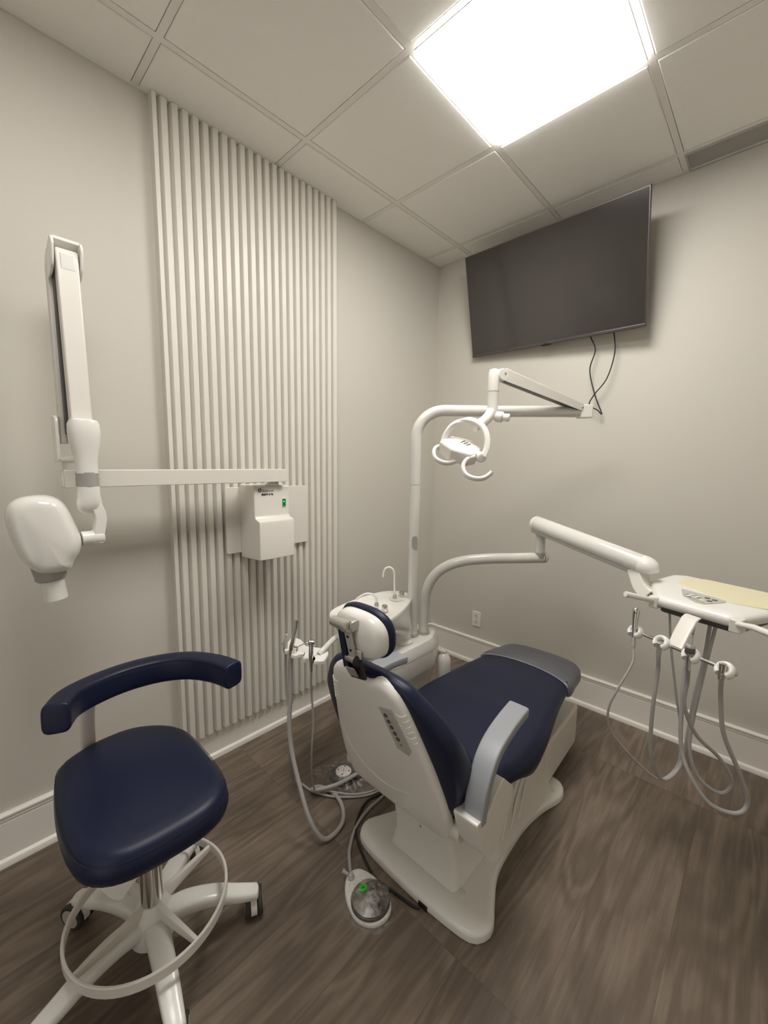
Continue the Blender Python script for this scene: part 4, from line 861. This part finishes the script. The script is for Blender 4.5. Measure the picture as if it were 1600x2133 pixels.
m = MB(); m.lathe((.496, -1.690, .716), (-.9, -.3, .2), [(.006, 0), (.007, .006), (.004, .010)], 14); m.build('valve_knob', 'lgrey', t)
th = [(.5085, -1.693, .688), (.512, -1.697, .62), (.530, -1.706, .529), (.565, -1.712, .442), (.580, -1.722, .364), (.560, -1.715, .25), (.500, -1.670, .120), (.455, -1.625, .030), (.480, -1.600, .008), (.551, -1.590, .008), (.649, -1.538, .008), (.735, -1.444, .008), (.760, -1.364, .008), (.735, -1.26, .02)]
MB().sweep(spline(th, 7), .0052, 12).build('hose', 'hose', t)
t = tool('air_water_syringe', 'chrome three-way syringe with thin bent nozzle at the right of the holder behind the headrest', 'dental tool', (.662, -1.655, .70))
m = MB(); m.sweep([(.667, -1.679, .655), (.667, -1.679, .69), (.665, -1.678, .72), (.662, -1.674, .752), (.660, -1.672, .770)], [.0055, .0075, .0095, .0092, .0105], 20); m.build('body', 'chrome', t)
m = MB(); m.lathe((.661, -1.672, .769), (-.55, -.8, .1), [(.009, -.012), (.0105, -.006), (.0105, .010), (.005, .014)], 18); m.build('head', 'chrome', t)
m = MB(); m.sweep(spline([(.654, -1.682, .771), (.646, -1.694, .768), (.632, -1.712, .758), (.628, -1.717, .748), (.627, -1.718, .738)], 5), .0020, 10); m.build('nozzle', 'chrome', t)
for k in (0, 1): MB().lathe((.664-.010*k, -1.664-.006*k, .779), (0, 0, 1), [(.004, 0), (.0035, .004)], 12).build('trigger_button', 'chrome', t)
t2 = [(.667, -1.679, .660), (.660, -1.676, .60), (.655, -1.668, .533), (.658, -1.664, .436), (.655, -1.670, .319), (.625, -1.650, .18), (.585, -1.61, .060), (.575, -1.585, .025), (.617, -1.545, .020), (.700, -1.485, .018), (.750, -1.400, .016), (.755, -1.30, .02), (.735, -1.22, .03)]
MB().sweep(spline(t2, 7), .0042, 12).build('hose', 'hose', t)

# ------------------------------------------------------------------ things on the floor
cord('black_floor_cable', [(.735, -1.19, .02), (.775, -1.28, .008), (.780, -1.38, .008), (.765, -1.46, .008), (.795, -1.54, .008), (.845, -1.60, .008), (.953, -1.652, .008), (1.033, -1.672, .008), (1.110, -1.662, .008), (1.180, -1.652, .008), (1.205, -1.641, .010)], .0048, 'cable', 'black cable on the floor curving round the chair base corner to its rear edge', 'cable')
# round foot control
t = thing('foot_control', 'round chrome foot control with green sticker on the floor behind the chair base', 'foot pedal', (1.075, -1.748, 0))
fo = [(.958, -1.752), (.950, -1.722), (.972, -1.690), (1.030, -1.676), (1.090, -1.682), (1.136, -1.706), (1.150, -1.748), (1.132, -1.792), (1.085, -1.816), (1.035, -1.808), (.990, -1.785)]
O2 = [(p.x, p.y) for p in resample(spline([(a, b, 0) for a, b in fo], 6, True), 80)]
m = MB(); puff(m, O2, [(.004, 0), (0, .004), (.001, .016), (.005, .021), (.016, .023)], lambda u, v, w_: V((u, v, w_+.0005)), (1, 3), (0, .001)); m.build('pedal_base', 'plastic', t, ang=50)
FC = V((1.078, -1.748, .023))
m = MB(); m.lathe(FC, (0, 0, 1), [(.066, 0), (.066, .008), (.062, .011), (.058, .011)], 64); m.build('rubber_rim', 'dgrey', t)
m = MB(); m.lathe(FC+V((0, 0, .010)), (0, 0, 1), [(.0635, 0), (.0635, .003), (.0625, .0045), (.0015, .024), (.0005, .0242)], 96); m.build('chrome_disc', 'steel', t, ang=20)
sn = V((-.53, .0, 1)); 
d_ = (V((-.68, -.05, 0))+V((0, .0, 0))).normalized(); sp_c = FC+d_*.034+V((0, 0, .010+.0045+.0195*(1-.034/.0625)+.0010)); nn = (V((0, 0, 1))+d_*.31).normalized()
m = MB(); m.lathe(sp_c, nn, [(.0145, -.001), (.0145, .0008)], 28); st = m.build('green_sticker', 'sticker', t)
e1 = V((.8, .6, 0)); e1 = (e1-nn*e1.dot(nn)).normalized(); e2 = nn.cross(e1)
m = MB()
for a, b, c, d in ((-.004, -.005, -.001, .006), (-.004, -.001, .005, .001), (.002, -.005, .005, .005)): m.sweep([sp_c+e1*a+e2*b+nn*.0008, sp_c+e1*c+e2*d+nn*.0008], .0009, 6)
m.build('sticker_mark', 'ink', st)
m = MB(); m.lathe((.975, -1.742, .023), (0, 0, 1), [(.012, 0), (.012, .008), (.009, .010), (.009, .016), (.005, .018)], 20); m.build('hose_fitting', 'lgrey', t)
m = MB(); m.lathe((.963, -1.746, .032), (-.9, -.25, .2), [(.005, 0), (.005, .016), (.007, .017), (.007, .022)], 16); m.build('drain_valve', 'lgrey', t)
MB().sweep(spline([(.735, -1.23, .02), (.775, -1.30, .007), (.795, -1.40, .007), (.798, -1.475, .007), (.822, -1.575, .0075), (.878, -1.662, .0085), (.930, -1.708, .014), (.962, -1.732, .026), (.974, -1.741, .036)], 7), .0062, 12).build('hose', 'hose', t)
bo = [(c_x, c_y) for c_x, c_y in [(1.005+.105*0, -1.68)]]
O2 = [(p.x, p.y) for p in resample(spline([(1.000, -1.700, 0), (1.045, -1.668, 0), (1.105, -1.672, 0), (1.150, -1.700, 0), (1.164, -1.750, 0), (1.142, -1.806, 0), (1.090, -1.830, 0), (1.030, -1.822, 0), (.990, -1.780, 0), (.984, -1.735, 0)], 8, True), 90)]
random.seed(7); jit = [random.uniform(-.0025, .0025) for _ in range(90)]
O2 = [(x+jit[i], y+jit[(i*7) % 90]) for i, (x, y) in enumerate(O2)]
m = MB(); puff(m, O2, [(.0, .001), (0, .004), (.006, .022), (.012, .044), (.020, .054), (.034, .060), (.055, .066)], lambda u, v, w_: V((u, v, w_)), (1, 3), (0, .004)); wr = m.build('plastic_wrap', 'bag', t, ang=25)
# chair foot switch inside a clear bag
t = thing('foot_switch', 'white round foot switch with arrow marks in a clear plastic bag on the floor', 'foot pedal', (.575, -1.429, 0))
m = MB(); m.lathe((.575, -1.429, .0005), (0, 0, 1), [(.066, 0), (.068, .006), (.060, .020), (.044, .024), (.040, .024)], 48); m.build('switch_base', 'dgrey', t)
m = MB(); m.lathe((.575, -1.429, .0245), (0, 0, 1), [(.037, 0), (.037, .004), (.034, .007), (.020, .0075)], 44); wd = m.build('white_disc', 'gloss', t)
for k in range(4):
    a = math.radians(35+90*k); c = V((.575+.026*math.cos(a), -1.429+.026*math.sin(a), .0322)); e1 = V((math.cos(a), math.sin(a), 0)); e2 = V((-e1.y, e1.x, 0))
    m = MB(); m.prism([c+e1*.005, c-e1*.003+e2*.005, c-e1*.003-e2*.005], (0, 0, .0006)); m.build('arrow_mark', 'ink', wd, smooth=False)
m = MB(); m.sweep([(.569, -1.421, .0325), (.576, -1.427, .0325), (.573, -1.431, .0325), (.582, -1.437, .0325)], .0010, 6); m.build('centre_mark', 'ink', wd)
O2 = [(p.x, p.y) for p in resample(spline([(.418, -1.515, 0), (.455, -1.470, 0), (.470, -1.395, 0), (.500, -1.330, 0), (.560, -1.320, 0), (.640, -1.345, 0), (.700, -1.400, 0), (.706, -1.470, 0), (.668, -1.515, 0), (.600, -1.520, 0), (.540, -1.505, 0), (.480, -1.520, 0)], 8, True), 110)]
random.seed(11); jit = [random.uniform(-.004, .004) for _ in range(110)]
O2 = [(x+jit[i], y+jit[(i*7) % 110]) for i, (x, y) in enumerate(O2)]
def bagz(u, v, w_):
    d = math.hypot(u-.575, v+1.429); base = .004+.044*max(0, 1-(max(0, d-.05)/.10)**1.2)
    k = .0035*math.sin(u*95+v*41)+.003*math.sin(v*130-u*60)
    return V((u, v, .0008+w_*(base+k*min(1, d/.04))))
m = MB(); puff(m, O2, [(.0, 0), (0, .15), (.004, .5), (.010, .9), (.018, 1.0), (.028, 1.0)], bagz, (1, 9), (0, 0)); m.build('clear_bag', 'bag', t, ang=20)

for o in list(S.objects):
    if '_o' in o: del o['_o']
